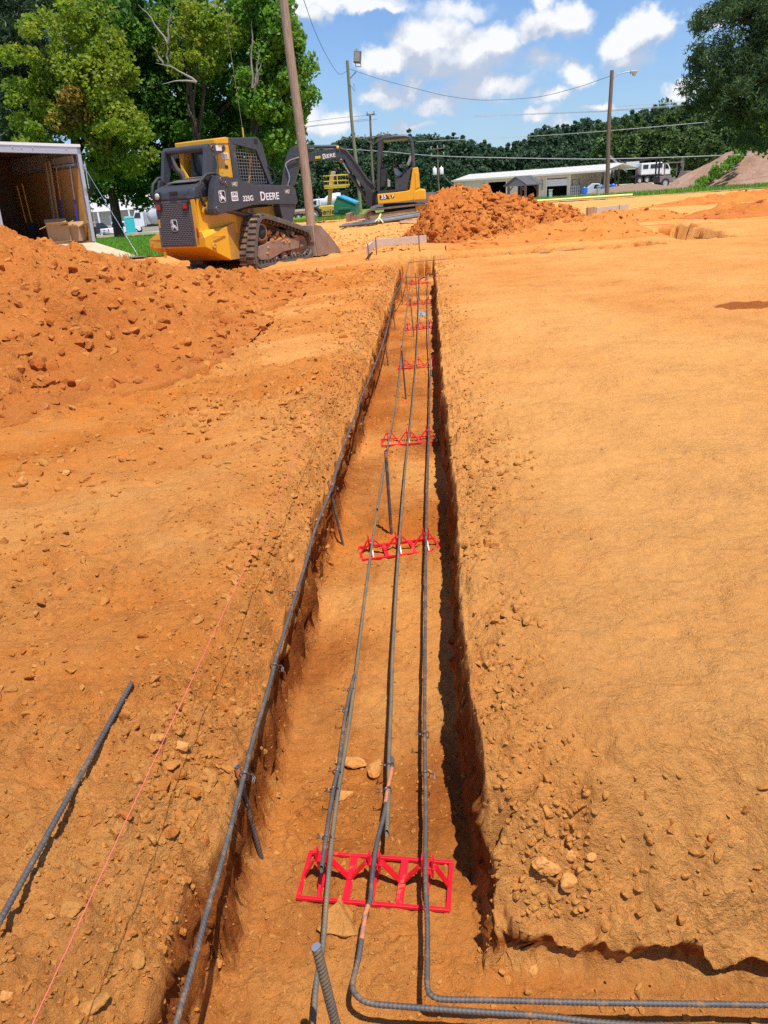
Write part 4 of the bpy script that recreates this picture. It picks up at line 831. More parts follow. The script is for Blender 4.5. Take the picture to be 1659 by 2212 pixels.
CREAM=mat('cream_lettering',(.68,.66,.48),.6)
tx_('325G',.118,.415,1.15,.0025,1.05); tx_('D',.205,.815,1.165,.004,.95); tx_('EERE',.165,1.085,1.155,.0028,1.10); tx_('14407',.098,.115,1.385,.001,.62,CREAM); tx_('14407',.098,1.53,1.215,.001,.60,CREAM)
m=MB(); m.box((.5225,.03,1.955),(.003,.14,.085)); w_=m.build('warning_label',WHL,SK); m=MB(); m.box((.5245,.055,1.985),(.001,.08,.02)); m.build('label_band',mat('label_orange',(.8,.3,.02),.5),w_)
m=MB(); slab(m,[(.55,.83),(.62,.99),(1.42,.99),(1.50,.84),(1.6,.70),(1.75,.55),(1.4,.62),(1.0,.72)],.40,.50); m.build('side_fender',YED,SK,bev=.006)
m=MB(); m.lathe((.50,.70,.955),(1,0,0),[(.045,-.002),(.045,.012),(0,.014)],14); m.build('fender_cap',RUST,SK)
# bucket lying on the ground before the arms
bk=MB(); prof=[(2.05,.03),(1.98,.30),(2.02,.57),(2.10,.60),(2.16,.58),(2.12,.32),(2.20,.08),(2.85,.04),(2.86,.02)]
slab(bk,prof,-.86,.86); b_=bk.build('bucket_shell',RUST,SK,bev=.004)
for s in(-1,1):
    bk=MB(); slab(bk,[(2.03,.03),(2.0,.30),(2.03,.60),(2.22,.575),(2.55,.33),(2.86,.03)],s*.86,s*.885); bk.build('bucket_side',RUST,b_)
bk=MB(); bk.box((.72,2.005,.32),(.30,.03,.56),rx=.05); bk.box((-.72,2.005,.32),(.30,.03,.56),rx=.05); bk.build('bucket_back_plate',mat('worn_grey_steel',(.42,.38,.33),.7,.1,dirt=(.45,.3,.16),damt=.4),b_)
# ---------------------------------------------------------------- mini excavator
EY=27.2; EX0=AT(858,470,EY-.8).x
EXV=empty('mini_excavator',(EX0,EY,0),0,'yellow and charcoal mini excavator with open canopy and its boom reaching left','excavator')
def ex(zx,zy,dy=0.):
    p=AT(587.6+.2396*zx,259.2+.2396*zy,EY+dy); return Vector((p.x-EX0,dy,p.z))
def exs(m,pts,dy,th): return m.prism([ex(a,b,dy) for a,b in pts],(0,th,0))
for dy in(-.84,.54):
    ol=[(838,880),(836,850),(850,825),(880,808),(930,800),(1100,780),(1330,755),(1375,758),(1400,780),(1402,812),(1385,845),(1340,862),(1100,888),(880,918),(852,910)]
    base=[ex(a,b,-.84) for a,b in ol]; m=MB(); n_=len(base); inn=[]
    for i in range(n_):
        t=(base[(i+1)%n_]-base[i-1]).normalized(); inn.append(base[i]+Vector((t.z,0,-t.x))*.055)
    vs=[]; 
    for p,q_ in zip(base,inn): vs+=[(p.x,dy,p.z),(p.x,dy+.3,p.z),(q_.x,dy+.3,q_.z),(q_.x,dy,q_.z)]
    m.add(vs,[(4*i+j,4*((i+1)%n_)+j,4*((i+1)%n_)+(j+1)%4,4*i+(j+1)%4) for i in range(n_) for j in range(4)]); m.build('rubber_track',TRK,EXV,bev=.006)
    m=MB(); P=[ex(a,b,-.84) for a,b in [(872,860),(1290,795),(1285,855),(890,900)]]; m.prism([(p.x,dy+.05,p.z) for p in P],(0,.2,0)); m.build('track_frame',mat('muddy_steel',(.30,.20,.12),.85,col2=(.45,.30,.16),nscale=3,namt=.8),EXV,bev=.01)
    c=ex(1345,812,-.84); m=MB(); m.lathe((c.x,dy+.16,c.z),(0,-1,0),[(.0,-.1),(.19,-.1),(.19,.1),(.12,.12),(.11,.09),(.04,.10),(0,.14)],20); m.build('drive_sprocket',YED,EXV)
    c=ex(868,862,-.84); m=MB(); m.lathe((c.x,dy+.16,c.z),(0,-1,0),[(.0,-.1),(.15,-.1),(.15,.1),(.06,.11),(0,.12)],20); m.build('idler_wheel',RUST,EXV)
m=MB(); exs(m,[(1000,760),(1300,745),(1290,800),(1010,830)],-.5,1.0); m.build('undercarriage',BLL,EXV)
m=MB(); exs(m,[(662,845),(705,842),(702,932),(672,940)],-.8,1.6); bl=m.build('dozer_blade',RUST,EXV,bev=.005)
m=MB(); [exs(m,[(700,868),(850,850),(860,885),(702,910)],d,.1) for d in(-.5,.4)]; m.build('blade_arm',RUST,bl)
m=MB(); exs(m,[(948,668),(1080,656),(1210,640),(1240,630),(1268,432),(1316,425),(1332,620),(1330,640),(1290,660),(1270,725),(1140,742),(956,757)],-.74,1.48); yb=m.build('body_shell',YE,EXV,bev=.02)
m=MB(); exs(m,[(1290,640),(1335,620),(1384,626),(1389,720),(1270,730),(1275,690)],-.78,1.56); m.build('rear_counterweight',YE,yb,bev=.04)
m=MB(); exs(m,[(1288,470),(1326,480),(1332,600),(1296,620)],-.76,.03); m.build('rear_side_cover',YE,yb,bev=.006)
m=MB(); exs(m,[(970,678),(1034,674),(1062,711),(970,717)],-.746,.01); dc=m.build('decal_panel',BLL,yb)
m=MB(); exs(m,[(1066,680),(1106,677),(1100,700),(1080,706)],-.746,.01); m.build('decal_stripe',BLL,yb)
c=ex(1006,695,-.752); text('35',.16,'lettering',WHL,dc,c,(R(90),R(-2),0),.001,.006,'CENTER',1.15)
c=ex(1090,689,-.752); text('P',.12,'lettering',WHL,yb,c,(R(90),0,0),.001,.003,'CENTER',1.2)
m=MB(); exs(m,[(1110,505),(1160,520),(1250,425),(1266,420),(1212,632),(1050,650),(1000,655),(1110,630)],-.70,1.4); m.build('seat_console',DG,EXV,bev=.02)
m=MB(); exs(m,[(955,640),(1120,625),(1120,655),(955,668)],-.72,1.44); m.build('floor_plate',BLK,EXV)
m=MB(); exs(m,[(978,430),(1005,415),(1035,470),(1020,600),(975,620)],-.45,.8); m.build('front_console',BLK,EXV,bev=.03)
m=MB(); exs(m,[(1040,540),(1065,540),(1065,605),(1040,605)],-.65,.25); m.build('foot_canister',mat('grey_can',(.35,.35,.37),.4),EXV,bev=.02)
for dy in(-.66,.60):
    m=MB(); P=[ex(a,b,-.66) for a,b in [(958,640),(962,420),(968,230),(975,190),(1000,167),(1100,152),(1200,148),(1235,158),(1258,195),(1268,290),(1275,415)]]; m.tube([(p.x,dy,p.z) for p in P],.055 if dy<0 else .045,10); m.build('canopy_post',DG,EXV)
m=MB(); P=[ex(a,b,-.66) for a,b in [(985,172),(1240,152),(1244,162),(990,184)]]; m.prism([(p.x,-.66,p.z) for p in P],(0,1.3,0)); m.build('canopy_roof',DG,EXV,bev=.01)
GSEAT=mat('grey_seat',(.30,.30,.31),.7)
m=MB(); exs(m,[(1212,405),(1240,325),(1256,318),(1258,350),(1230,420)],-.25,.5); m.build('seat_back',GSEAT,EXV,bev=.02)
m=MB(); exs(m,[(1095,435),(1115,428),(1180,490),(1150,518),(1110,500)],-.28,.56); m.build('seat_base',mat('pale_seat',(.5,.5,.5),.6),EXV,bev=.03)
m=MB(); exs(m,[(1140,402),(1195,404),(1200,418),(1145,420)],-.45,.12); m.build('armrest',GSEAT,EXV,bev=.015)
m=MB(); m.tube([ex(1120,430,-.4),ex(1115,375,-.42)],.018,8); m.build('control_lever',BLL,EXV); m=MB(); m.tube([ex(1095,430,-.1),ex(1096,372,-.1)],.018,8); m.build('control_lever',TLM,EXV)
m=MB(); m.tube([ex(1120,520,-.70),ex(1160,500,-.70),ex(1215,440,-.70),ex(1150,425,-.7)],.02,6); m.build('console_rail',BLL,EXV)
m=MB(); exs(m,[(840,640),(870,600),(900,640),(950,680),(955,760),(860,790),(845,740)],-.22,.44); m.build('swing_post',BLK,EXV,bev=.02)
BM=[(898,570),(918,622),(878,668),(850,640),(790,560),(690,430),(650,352),(600,345),(460,358),(320,372),(215,350),(200,310),(320,296),(520,265),(600,248),(650,262),(700,328),(790,440),(850,520)]
m=MB(); exs(m,BM,-.12,.24); bo=m.build('boom',DG,EXV,bev=.012)
c=ex(512,326,-.125); text('D',.20,'lettering',WHL,bo,ex(474,330,-.125),(R(90),R(-5),0),.002,.004,'CENTER',1.); text('EERE',.16,'lettering',WHL,bo,ex(522,324,-.125),(R(90),R(-5),0),.002,.0028,'CENTER',1.12)
m=MB(); exs(m,[(388,328),(436,322),(438,346),(390,351)],-.126,.005); m.build('yellow_label',mat('label_yellow',(.65,.55,.05),.5),bo)
m=MB(); exs(m,[(95,480),(122,360),(140,290),(165,255),(205,232),(236,236),(248,300),(240,430),(197,592),(82,595)],-.10,.20); dp=m.build('dipper_arm',DG,EXV,bev=.012)
m=MB(); m.tube([ex(a,b,-.16) for a,b in [(300,318),(235,335),(165,358),(128,385),(122,405),(135,440),(155,490),(158,530),(140,598)]],.022,8); m.build('steel_pipe',CHR,dp)
m=MB(); m.tube([ex(235,244,0),ex(420,240,0)],.035,10); m.tube([ex(380,241,0),ex(600,240,0)],.055,10); m.build('arm_cylinder',DG,EXV)
m=MB(); m.tube([ex(625,375,-.0),ex(745,560,-.0)],.035,10); m.tube([ex(700,490,0),ex(850,705,0)],.055,10); m.build('boom_cylinder',DG,EXV)
m=MB(); m.tube([ex(640,385,-.05),ex(700,480,-.05)],.03,10); m.build('cylinder_rod',CHR,EXV)
for k in range(3):
    m=MB(); m.tube([ex(a,b-6*k,-.14+.05*k) for a,b in [(620,262),(665,275),(720,345),(790,440),(860,545),(915,590),(930,660)]],.022,7); m.build('hydraulic_hose',BLK,EXV)
m=MB(); c=ex(592,248,-.14); m.lathe(c,(0,-1,0),[(.05,0),(.05,.02),(0,.03)],12); m.build('boom_lamp',mat('lamp_amber',(.75,.5,.08),.3),bo)
m=MB(); c=ex(622,370,-.14); m.lathe(c,(0,-1,0),[(.07,0),(.07,.03),(.03,.04),(0,.02)],14); m.build('pivot_pin',PINM,bo)
EXV.rotation_euler=(0,0,0)
# ---------------------------------------------------------------- enclosed trailer with its ramp down
TRR=G(205,540,.05); TRR=AT(206,531,19.4); 
ta=Vector((.76,-.65,0)).normalized(); tl=Vector((-ta.y,ta.x,0))*-1      # outward from the door, and towards the left jamb
tl=Vector((-.65,-.76,0)).normalized()
TL=empty('cargo_trailer',(TRR.x,TRR.y,0),math.atan2(-tl.y,-tl.x),'white enclosed cargo trailer at the left edge, open with its ramp lowered','trailer')
TL.rotation_euler=(0,R(2.2),math.atan2(-tl.y,-tl.x))
# local: x towards the right jamb (0 at the jamb), -y out of the door, +y into the trailer
TW=2.25; TLn=4.2; zt=AT(160,313,19.4).z; zb=.38
OUT=1
m=MB(); m.box((-.045,0,(zb+zt)/2),(.09,.10,zt-zb)); m.build('door_jamb',ALU,TL,bev=.006); m=MB(); m.box((-TW+.045,0,(zb+zt)/2),(.09,.10,zt-zb)); m.build('door_jamb',ALU,TL,bev=.006)
m=MB(); m.box((-TW/2,0,zt-.10),(TW,.10,.21)); hh_=m.build('door_header',ALU,TL,bev=.006); m=MB(); m.box((-TW/2,-.056,zt-.02),(TW+.02,.02,.06)); m.build('header_trim',WHT,hh_)
m=MB(); [m.lathe((-x,-.054,zt-.10),(0,-1,0),[(.016,0),(.016,.01),(0,.012)],10) for x in (.35,1.15,1.4,1.6)]; m.build('marker_lamp',mat('lamp_clear',(.45,.45,.5),.3),hh_)
m=MB(); m.box((.012,TLn/2,(zb+zt)/2-.02),(.02,TLn,zt-zb)); m.box((-TW-.012,TLn/2,(zb+zt)/2-.02),(.02,TLn,zt-zb)); m.box((-TW/2,TLn/2,zt-.02),(TW,TLn,.03)); m.build('outer_skin',WHT,TL)
def plyw(name,c1,c2):
    m_=bpy.data.materials.new(name); m_.use_nodes=True; t=m_.node_tree; p=t.nodes['Principled BSDF']; p.inputs['Roughness'].default_value=.6
    tc_=t.nodes.new('ShaderNodeTexCoord'); mp=t.nodes.new('ShaderNodeMapping'); mp.inputs['Scale'].default_value=(1,1.6,.55); t.links.new(tc_.outputs['Object'],mp.inputs[0])
    nz=t.nodes.new('ShaderNodeTexNoise'); nz.inputs['Scale'].default_value=1.3; nz.inputs['Detail'].default_value=2; t.links.new(mp.outputs[0],nz.inputs[0])
    w=t.nodes.new('ShaderNodeMath'); w.operation='MULTIPLY'; w.inputs[1].default_value=26; t.links.new(nz.outputs[0],w.inputs[0]); f=t.nodes.new('ShaderNodeMath'); f.operation='FRACT'; t.links.new(w.outputs[0],f.inputs[0])
    mx=t.nodes.new('ShaderNodeMix'); mx.data_type='RGBA'; mx.inputs[6].default_value=(*c1,1); mx.inputs[7].default_value=(*c2,1); t.links.new(f.outputs[0],mx.inputs[0]); t.links.new(mx.outputs[2],p.inputs['Base Color']); return m_
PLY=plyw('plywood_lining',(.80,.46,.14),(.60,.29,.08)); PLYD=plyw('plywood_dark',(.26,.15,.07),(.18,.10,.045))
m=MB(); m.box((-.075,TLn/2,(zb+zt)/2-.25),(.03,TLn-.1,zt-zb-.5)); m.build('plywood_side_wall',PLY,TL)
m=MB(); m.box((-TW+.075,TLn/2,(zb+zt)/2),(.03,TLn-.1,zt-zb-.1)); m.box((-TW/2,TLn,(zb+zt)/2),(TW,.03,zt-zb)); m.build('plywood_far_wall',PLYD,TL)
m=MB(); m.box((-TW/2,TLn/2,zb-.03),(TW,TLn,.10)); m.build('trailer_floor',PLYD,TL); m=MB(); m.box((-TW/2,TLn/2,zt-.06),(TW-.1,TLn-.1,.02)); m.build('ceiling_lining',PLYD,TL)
m=MB(); m.box((-.13,.9,zt-.42),(.10,1.5,.035)); m.box((-.13,.9,zt-.30),(.03,1.5,.16)); m.build('inner_shelf',mat('white_shelf',(.5,.48,.45),.6),TL)
for y in(1.0,3.0):
    m=MB(); m.lathe((.09,y,.33),(1,0,0),[(0,-.1),(.33,-.1),(.33,.1),(.2,.11),(.18,.07),(0,.08)],24); m.build('wheel',BLK,TL)
m=MB(); m.lathe((-.02,-.052,1.55),(0,-1,0),[(.045,0),(.045,.008),(.03,.012),(0,.012)],20); lm=m.build('tail_lamp',BLK,TL); lm.scale=(1,1,1.0)
m=MB()
for i in range(6): m.box((-.045,-.062,1.50+.022*i*1.3),(.045,.008,.016))
m.build('lamp_lens',mat('lamp_strip',(.55,.5,.45),.3),TL)
m=MB(); [m.box((.03,-.06,z),(.05,.05,.05)) for z in(.75,.82,2.05,2.12)]; m.tube([(.045,-.06,.75),(.045,-.06,1.15)],.01,6); m.tube([(.045,-.06,1.6),(.045,-.06,2.2)],.014,6); m.build('door_latch',CHR,TL)
m=MB(); m.add([(0,-.02,zb-.02),(-TW,-.02,zb-.02),(-TW,-2.15,.04),(0,-2.15,.04),(0,-.02,zb-.07),(-TW,-.02,zb-.07),(-TW,-2.15,-.01),(0,-2.15,-.01)],[(3,2,1,0),(4,5,6,7),(0,4,7,3),(1,2,6,5),(2,3,7,6),(0,1,5,4)]); m.build('ramp_door',mat('ramp_wood',(.60,.46,.30),.8,col2=(.45,.32,.2),nscale=6,dirt=(.5,.26,.1),damt=.3),TL,bev=.004)
m=MB(); m.box((-TW/2,-2.28,.05),(TW,.26,.018)); m.build('ramp_flap',mat('dark_ramp',(.20,.17,.14),.8),TL)
m=MB(); m.tube([(-.01,-.05,zt-.42),(-.01,-2.05,.08)],.009,6); m.build('ramp_cable',CHR,TL)
TB=TL.location; 
tlM=Matrix.Translation(TL.location)@TL.rotation_euler.to_matrix().to_4x4()
def tw_(x,y,z): return tlM@Vector((x,y,z))
BLU=mat('blue_handle',(.03,.05,.55),.5); WOODH=mat('pale_wood_handle',(.55,.38,.2),.7)
def tool(name,cat,x,y,zlo,zhi,lean,m1,m2,label,r=.016,split=.55):
    o=empty(name,tw_(x,y,zlo),0,label,cat); o.rotation_euler=TL.rotation_euler
    h=zhi-zlo; m=MB(); m.tube([(0,0,0),(lean*split,0,h*split)],r,8); m.build('lower_handle',m1,o); m=MB(); m.tube([(lean*split,0,h*split),(lean,0,h)],r*.9,8); m.build('upper_handle',m2,o); return o
tool('long_handled_tool','tool',-.22,.35,zb+.08,zt-.45,.08,BLU,ALU,'blue and silver pole leaning on the plywood nearest the trailer door')
tool('long_handled_tool','tool',-.30,1.0,zb+.1,zt-.45,.10,BLU,WOODH,'second blue pole leaning on the plywood deeper inside the trailer')
tool('long_handled_tool','tool',-.34,1.5,zb+.3,zt-.6,.12,BLU,BLU,'dark blue pole leaning near the stud boards in the trailer')
sh_=tool('shovel','shovel',-.62,2.1,zb+.5,zt-.75,-.05,mat('yellow_handle',(.78,.38,.02),.5),mat('yellow_handle2',(.78,.38,.02),.5),'yellow handled shovel with a black blade upside down in the dark trailer',.022)
m=MB(); m.prism([(-.14,0,0),(.14,0,0),(.16,0,-.28),(0,0,-.36),(-.16,0,-.28)],(0,.02,0)); m.build('blade',BLL,sh_)
tool('long_handled_tool','tool',-.72,2.2,zb+.5,zt-.8,-.05,mat('yellow_fibre',(.78,.38,.02),.5),mat('yellow_fibre2',(.7,.35,.02),.5),'second yellow handle beside the shovel in the dark trailer',.020)
for i,(x,y,l) in enumerate([(-.28,1.25,'first tall pale stud board stood against the trailer wall'),(-.30,1.42,'second tall pale stud board, deeper in the trailer')]):
    p=tw_(x,y,zb); m=MB(); m.box((0,0,.95),(.04,.09,1.9),ry=.04); o=m.build('stud_board',WOODH,None,loc=p,label=l,cat='board'); o.rotation_euler=TL.rotation_euler
CARD=mat('cardboard',(.42,.26,.14),.85,col2=(.36,.21,.1),nscale=3)
def carton(x,y,z,s,rz,label):
    o=empty('cardboard_box',tw_(x,y,z),0,label,'cardboard box','open cardboard boxes at the trailer door'); o.rotation_euler=(0,0,rz)
    m=MB(); w,d,h=s; t=.006
    for c,dd in (((0,-d/2,h/2),(w,t,h)),((0,d/2,h/2),(w,t,h)),((-w/2,0,h/2),(t,d,h)),((w/2,0,h/2),(t,d,h)),((0,0,t),(w,d,t))): m.box(c,dd)
    m.build('carton',CARD,o)
    for sx,sy,a in((1,0,.5),(-1,0,-.35),(0,1,.9),(0,-1,.4)):
        m=MB()
        if sx: m.box((sx*(w/2+d*.2*math.cos(a)),0,h+abs(sx)*d*.22*math.sin(a)),(d*.42,d,.005),ry=-sx*a if sx>0 else -sx*a)
        else: m.box((0,sy*(d/2+d*.2*math.cos(a)),h+d*.22*math.sin(a)),(w,d*.42,.005),rx=sy*a)
        m.build('flap',CARD,o)
carton(-.75,.30,zb+.03,(.5,.42,.38),.5,'larger open cardboard box with a raised flap, left of the other one')
carton(-.42,.18,zb+.03,(.42,.36,.32),.1,'smaller open cardboard box beside the plywood wall at the trailer door')
# ---------------------------------------------------------------- far ground sheets
def zf(x,y): return float(far_h(np.array([float(x)]),np.array([float(y)]))[0]+base_h(np.array([float(x)]),np.array([float(y)]))[0])
def gridsheet(name,xs,ys,mask,m,dz,kind='structure',cover=True):
    xx,yy_=np.meshgrid(xs,ys); h=far_h(xx,yy_)+base_h(xx,yy_)+dz; n=len(xs);k=len(ys); ix=np.arange(n*k).reshape(k,n)
    q=np.stack([ix[:-1,:-1],ix[:-1,1:],ix[1:,1:],ix[1:,:-1]],-1).reshape(-1,4); mk=mask(xx,yy_).ravel(); q=q[mk[q].all(1)]
    us=np.zeros(n*k,bool);us[q.ravel()]=True;r_=np.cumsum(us)-1
    return nmesh(name,np.stack([xx,yy_,h],-1).reshape(-1,3)[us],r_[q],m,None,True,kind=kind)
GRS=mat('grass_turf',(.115,.24,.022),.95,col2=(.17,.25,.05),nscale=1.2,namt=.6,bump=.03,bscale=18,dirt=(.22,.20,.07),dscale=.35,damt=.3,spec=.1)
GRV=mat('pale_gravel',(.52,.45,.36),.95,col2=(.42,.35,.26),nscale=.5,namt=.6,bump=.01,bscale=8,spec=.1)
ASP=mat('pavement_grey',(.36,.35,.34),.9,col2=(.30,.29,.28),nscale=.4,namt=.5,spec=.1)
def gx(lo,hi,s0,g=1.06,c=0.):
    r=[c];s=s0
    while r[-1]<hi: r.append(r[-1]+s); s*=g
    l=[c];s=s0
    while l[0]>lo: l.insert(0,l[0]-s); s*=g
    return np.array(l+r[1:])
lawn_edge=lambda y:-5.9-.25*np.sin(y*.9)-.15*np.sin(y*2.7)
def field_mask(x,y):
    a=(y>42.6+.10*np.clip(x,0,40)-.25*np.clip(9-x,0,6))&(x>0); b=(y>31.2-.06*x)&(x<=0); c=(x<lawn_edge(y)-(.9*np.clip(19-y,0,3)))&(y>17.3)
    return a|b|c
gridsheet('grass',gx(-700,700,.3,1.035,-6.),np.concatenate([np.arange(17,50,.25),gx(50,900,.5,1.05,50)[1:]]),field_mask,GRS,.035)
def quadsheet(name,c,m,dz,nx_=24,ny_=16):
    A=[Vector((a,b,0)) for a,b in c]; vs=[];
    for j in range(ny_+1):
        for i in range(nx_+1):
            u=i/nx_;v_=j/ny_; p=(A[0]*(1-u)+A[1]*u)*(1-v_)+(A[3]*(1-u)+A[2]*u)*v_; jx=.25*math.sin(i*1.7+j*2.3) ; vs.append((p.x+jx*0,p.y+(jx*.3 if j in(0,ny_) else 0),zf(p.x,p.y)+dz))
    fs=[(j*(nx_+1)+i,j*(nx_+1)+i+1,(j+1)*(nx_+1)+i+1,(j+1)*(nx_+1)+i) for j in range(ny_) for i in range(nx_)]
    m_=MB(); m_.add(vs,fs,True); return m_.build(name,m,kind='structure')
quadsheet('road',[(2.,38.6),(60,44.8),(60,47.4),(2.,40.4)],mat('dusty_road',(.55,.40,.26),.95,col2=(.5,.33,.19),nscale=.8),.05)
quadsheet('gravel_yard',[(2,62),(24,58),(58,118),(2,175)],GRV,.07)
quadsheet('pavement',[(-95,58),(-9,50),(-6,120),(-95,150)],ASP,.07)
quadsheet('track',[(-9,33.2),(-1,33.8),(-1,35.6),(-9,35.0)],mat('worn_track',(.46,.36,.24),.95,col2=(.3,.27,.13),nscale=2,namt=.8),.06)
m=MB(); a=Vector((-40,48.6,0)); b=Vector((-8,47.2,0))
for i in range(16): p=a.lerp(b,i/16);q_=a.lerp(b,(i+1)/16); m.beam((p.x,p.y,zf(p.x,p.y)+.07),(q_.x,q_.y,zf(q_.x,q_.y)+.07),.2,.16)
m.build('kerb',mat('kerb_concrete',(.55,.50,.45),.9),kind='structure')
# yellow pipe on the verge
m=MB(); P=[AT(1150,443,41.5),AT(1180,436.5,41.9),AT(1260,430.5,42.3),AT(1366,422.5,42.9)]; P=[Vector((p.x,p.y,zf(p.x,p.y)+.12)) for p in P]
m.tube(P,.05,10); m.build('pipe',mat('pale_yellow_pipe',(.85,.80,.25),.5),label='long pale yellow pipe lying along the verge before the workshop',cat='pipe')
# ---------------------------------------------------------------- grass blades
def blades(name,n,fx,fy,h0,h1,w,ok=None,dz=.03,**tg):
    x=fx(n);y=fy(n)
    if ok is not None: k=ok(x,y);x=x[k];y=y[k]
    n=len(x); z=far_h(x,y)+base_h(x,y)+dz; h=U(h0,h1,n); a=U(0,6.28,n); lx=RS.normal(0,.35,n)*h; ly=RS.normal(0,.35,n)*h; ww=w*U(.7,1.3,n)
    p=np.stack([x,y,z],-1); d=np.stack([np.cos(a),np.sin(a),0*a],-1)*ww[:,None]; t=p+np.stack([lx,ly,h],-1)
    V=np.stack([p-d,p+d,t],1).reshape(-1,3); F=np.arange(3*n).reshape(-1,3); T=np.repeat(U(0,1,n),3)
    return nmesh(name,V,F,LEAFM['grass'],None,False,dict(tone=T),kind='stuff',**tg)
def leafmat(name,c1,c2,tr=.45):
    m=bpy.data.materials.new(name); m.use_nodes=True; t=m.node_tree; n=t.nodes; p=n['Principled BSDF']; out=n['Material Output']
    at=n.new('ShaderNodeAttribute'); at.attribute_name='tone'; cr=n.new('ShaderNodeMix'); cr.data_type='RGBA'; cr.inputs[6].default_value=(*c1,1); cr.inputs[7].default_value=(*c2,1); t.links.new(at.outputs['Fac'],cr.inputs[0])
    t.links.new(cr.outputs[2],p.inputs['Base Color']); p.inputs['Roughness'].default_value=.55; p.inputs['Specular IOR Level'].default_value=.35
    tb=n.new('ShaderNodeBsdfTranslucent'); hs=n.new('ShaderNodeHueSaturation'); hs.inputs['Value'].default_value=1.5; hs.inputs['Hue'].default_value=.485; t.links.new(cr.outputs[2],hs.inputs['Color']); t.links.new(hs.outputs[0],tb.inputs[0])
    mx=n.new('ShaderNodeMixShader'); mx.inputs[0].default_value=tr; t.links.new(p.outputs[0],mx.inputs[1]); t.links.new(tb.outputs[0],mx.inputs[2]); t.links.new(mx.outputs[0],out.inputs[0]); return m
LEAFM=dict(grass=leafmat('grass_blade',(.10,.26,.02),(.22,.40,.05),.5),maple=leafmat('maple_leaf',(.035,.105,.012),(.080,.20,.022)),lime=leafmat('lime_leaf',(.11,.22,.015),(.29,.34,.03),.5),bright=leafmat('bright_leaf',(.085,.21,.022),(.17,.33,.035)),
 pine=leafmat('pine_needle',(.022,.050,.018),(.05,.09,.03),.2),pineb=leafmat('pine_needle_mid',(.025,.062,.018),(.065,.125,.035),.25),wood=leafmat('wood_foliage',(.042,.088,.045),(.080,.145,.065),.35),woodb=leafmat('wood_foliage_light',(.055,.11,.028),(.115,.18,.045),.35),orange=leafmat('turning_leaf',(.24,.19,.03),(.33,.21,.035),.4))
blades('grass_blades',60000,lambda n:U(-17,-5.7,n),lambda n:17.3+17*U(0,1,n)**1.3,.05,.13,.012,field_mask,label='mown green lawn behind the lowered trailer ramp',cat='grass')
blades('grass_blades',5000,lambda n:U(-5.6,-1.9,n),lambda n:U(29.6,31.6,n),.06,.20,.012,None,label='taller green grass tufts between the tall pole and the dumpster',cat='grass')
blades('grass_blades',16000,lambda n:U(4,40,n),lambda n:U(42.5,54,n),.10,.32,.03,field_mask,label='green verge grass along the far side of the dusty road',cat='grass')
# ---------------------------------------------------------------- workshop
BR=Vector((22.1,130,0)); BL=Vector((4.7,146,0)); bv=(BR-BL); blen=bv.length; ban=math.atan2(bv.y,bv.x)
zb_=-2.35
WS=empty('workshop_building',(BL.x,BL.y,zb_),ban,'long low cream metal workshop with open bays and a canopy at its right end','building')
# local x along the front from its left end, -y towards us
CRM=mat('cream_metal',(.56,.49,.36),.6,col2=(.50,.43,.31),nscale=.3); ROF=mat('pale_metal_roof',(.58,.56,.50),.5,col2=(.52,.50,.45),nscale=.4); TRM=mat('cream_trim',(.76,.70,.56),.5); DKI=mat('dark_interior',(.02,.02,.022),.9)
def fx_(px):      # a column of the photograph -> distance along the front
    d=ray(px,420); dd=Vector((d[0],d[1])); # (BL + s*u) x dd = 0
    u=bv.normalized(); return -(BL.x*dd.y-BL.y*dd.x)/(u.x*dd.y-u.y*dd.x)
Hs=3.75; D4=lambda zx:950.5+.3125*zx
xs_=[0,fx_(D4(333)),fx_(D4(460)),fx_(D4(535)),fx_(D4(670)),fx_(D4(735)),fx_(D4(876)),fx_(D4(900))]
ext_=fx_(D4(1148)); DEEP=9.
m=MB()
m.box((xs_[1]/2,.1,Hs/2),(xs_[1],.2,Hs)); m.box(((xs_[2]+xs_[3])/2,.1,Hs/2),(xs_[3]-xs_[2],.2,Hs)); m.box(((xs_[4]+xs_[5])/2,.1,Hs/2),(xs_[5]-xs_[4],.2,Hs)); m.box(((xs_[6]+xs_[7])/2,.1,Hs/2),(xs_[7]-xs_[6],.2,Hs))
for i in(1,3,5): m.box(((xs_[i]+xs_[i+1])/2,.11,Hs-.35),(xs_[i+1]-xs_[i],.18,.7))
for k in range(int(xs_[7]/.9)):
    x=.45+k*.9
    if not any(xs_[i]-.1<x<xs_[i+1]+.1 for i in(1,3,5)): m.box((x,-.015,Hs/2),(.06,.04,Hs-.02))
m.build('front_wall',CRM,WS)
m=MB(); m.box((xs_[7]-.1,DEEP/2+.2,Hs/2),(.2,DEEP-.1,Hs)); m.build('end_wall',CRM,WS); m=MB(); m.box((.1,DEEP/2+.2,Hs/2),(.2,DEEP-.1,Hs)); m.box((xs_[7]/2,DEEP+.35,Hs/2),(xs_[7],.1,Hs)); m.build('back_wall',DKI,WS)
m=MB(); RH=.85; ap=DEEP/2
m.prism([(-.3,-.5,Hs-.05),(-.3,ap,Hs+RH),(-.3,DEEP+.6,Hs-.05),(-.3,ap,Hs+RH-.15)],(ext_+.3,0,0))
for k in range(int(ext_/1.2)): m.beam((.2+k*1.2,-.5,Hs-.02),(.2+k*1.2,ap,Hs+RH+.02),.06,.05)
m.build('roof',ROF,WS)
m=MB(); m.box((ext_/2-.15,-.53,Hs-.10),(ext_+.3,.08,.26)); m.build('gutter',TRM,WS)
for a,b in((ext_-.1,-.4),(ext_-.1,DEEP),((xs_[7]+ext_)/2,DEEP)):
    m=MB(); m.box((a,b,Hs/2),(.2,.2,Hs)); m.build('canopy_post',RUST,WS)
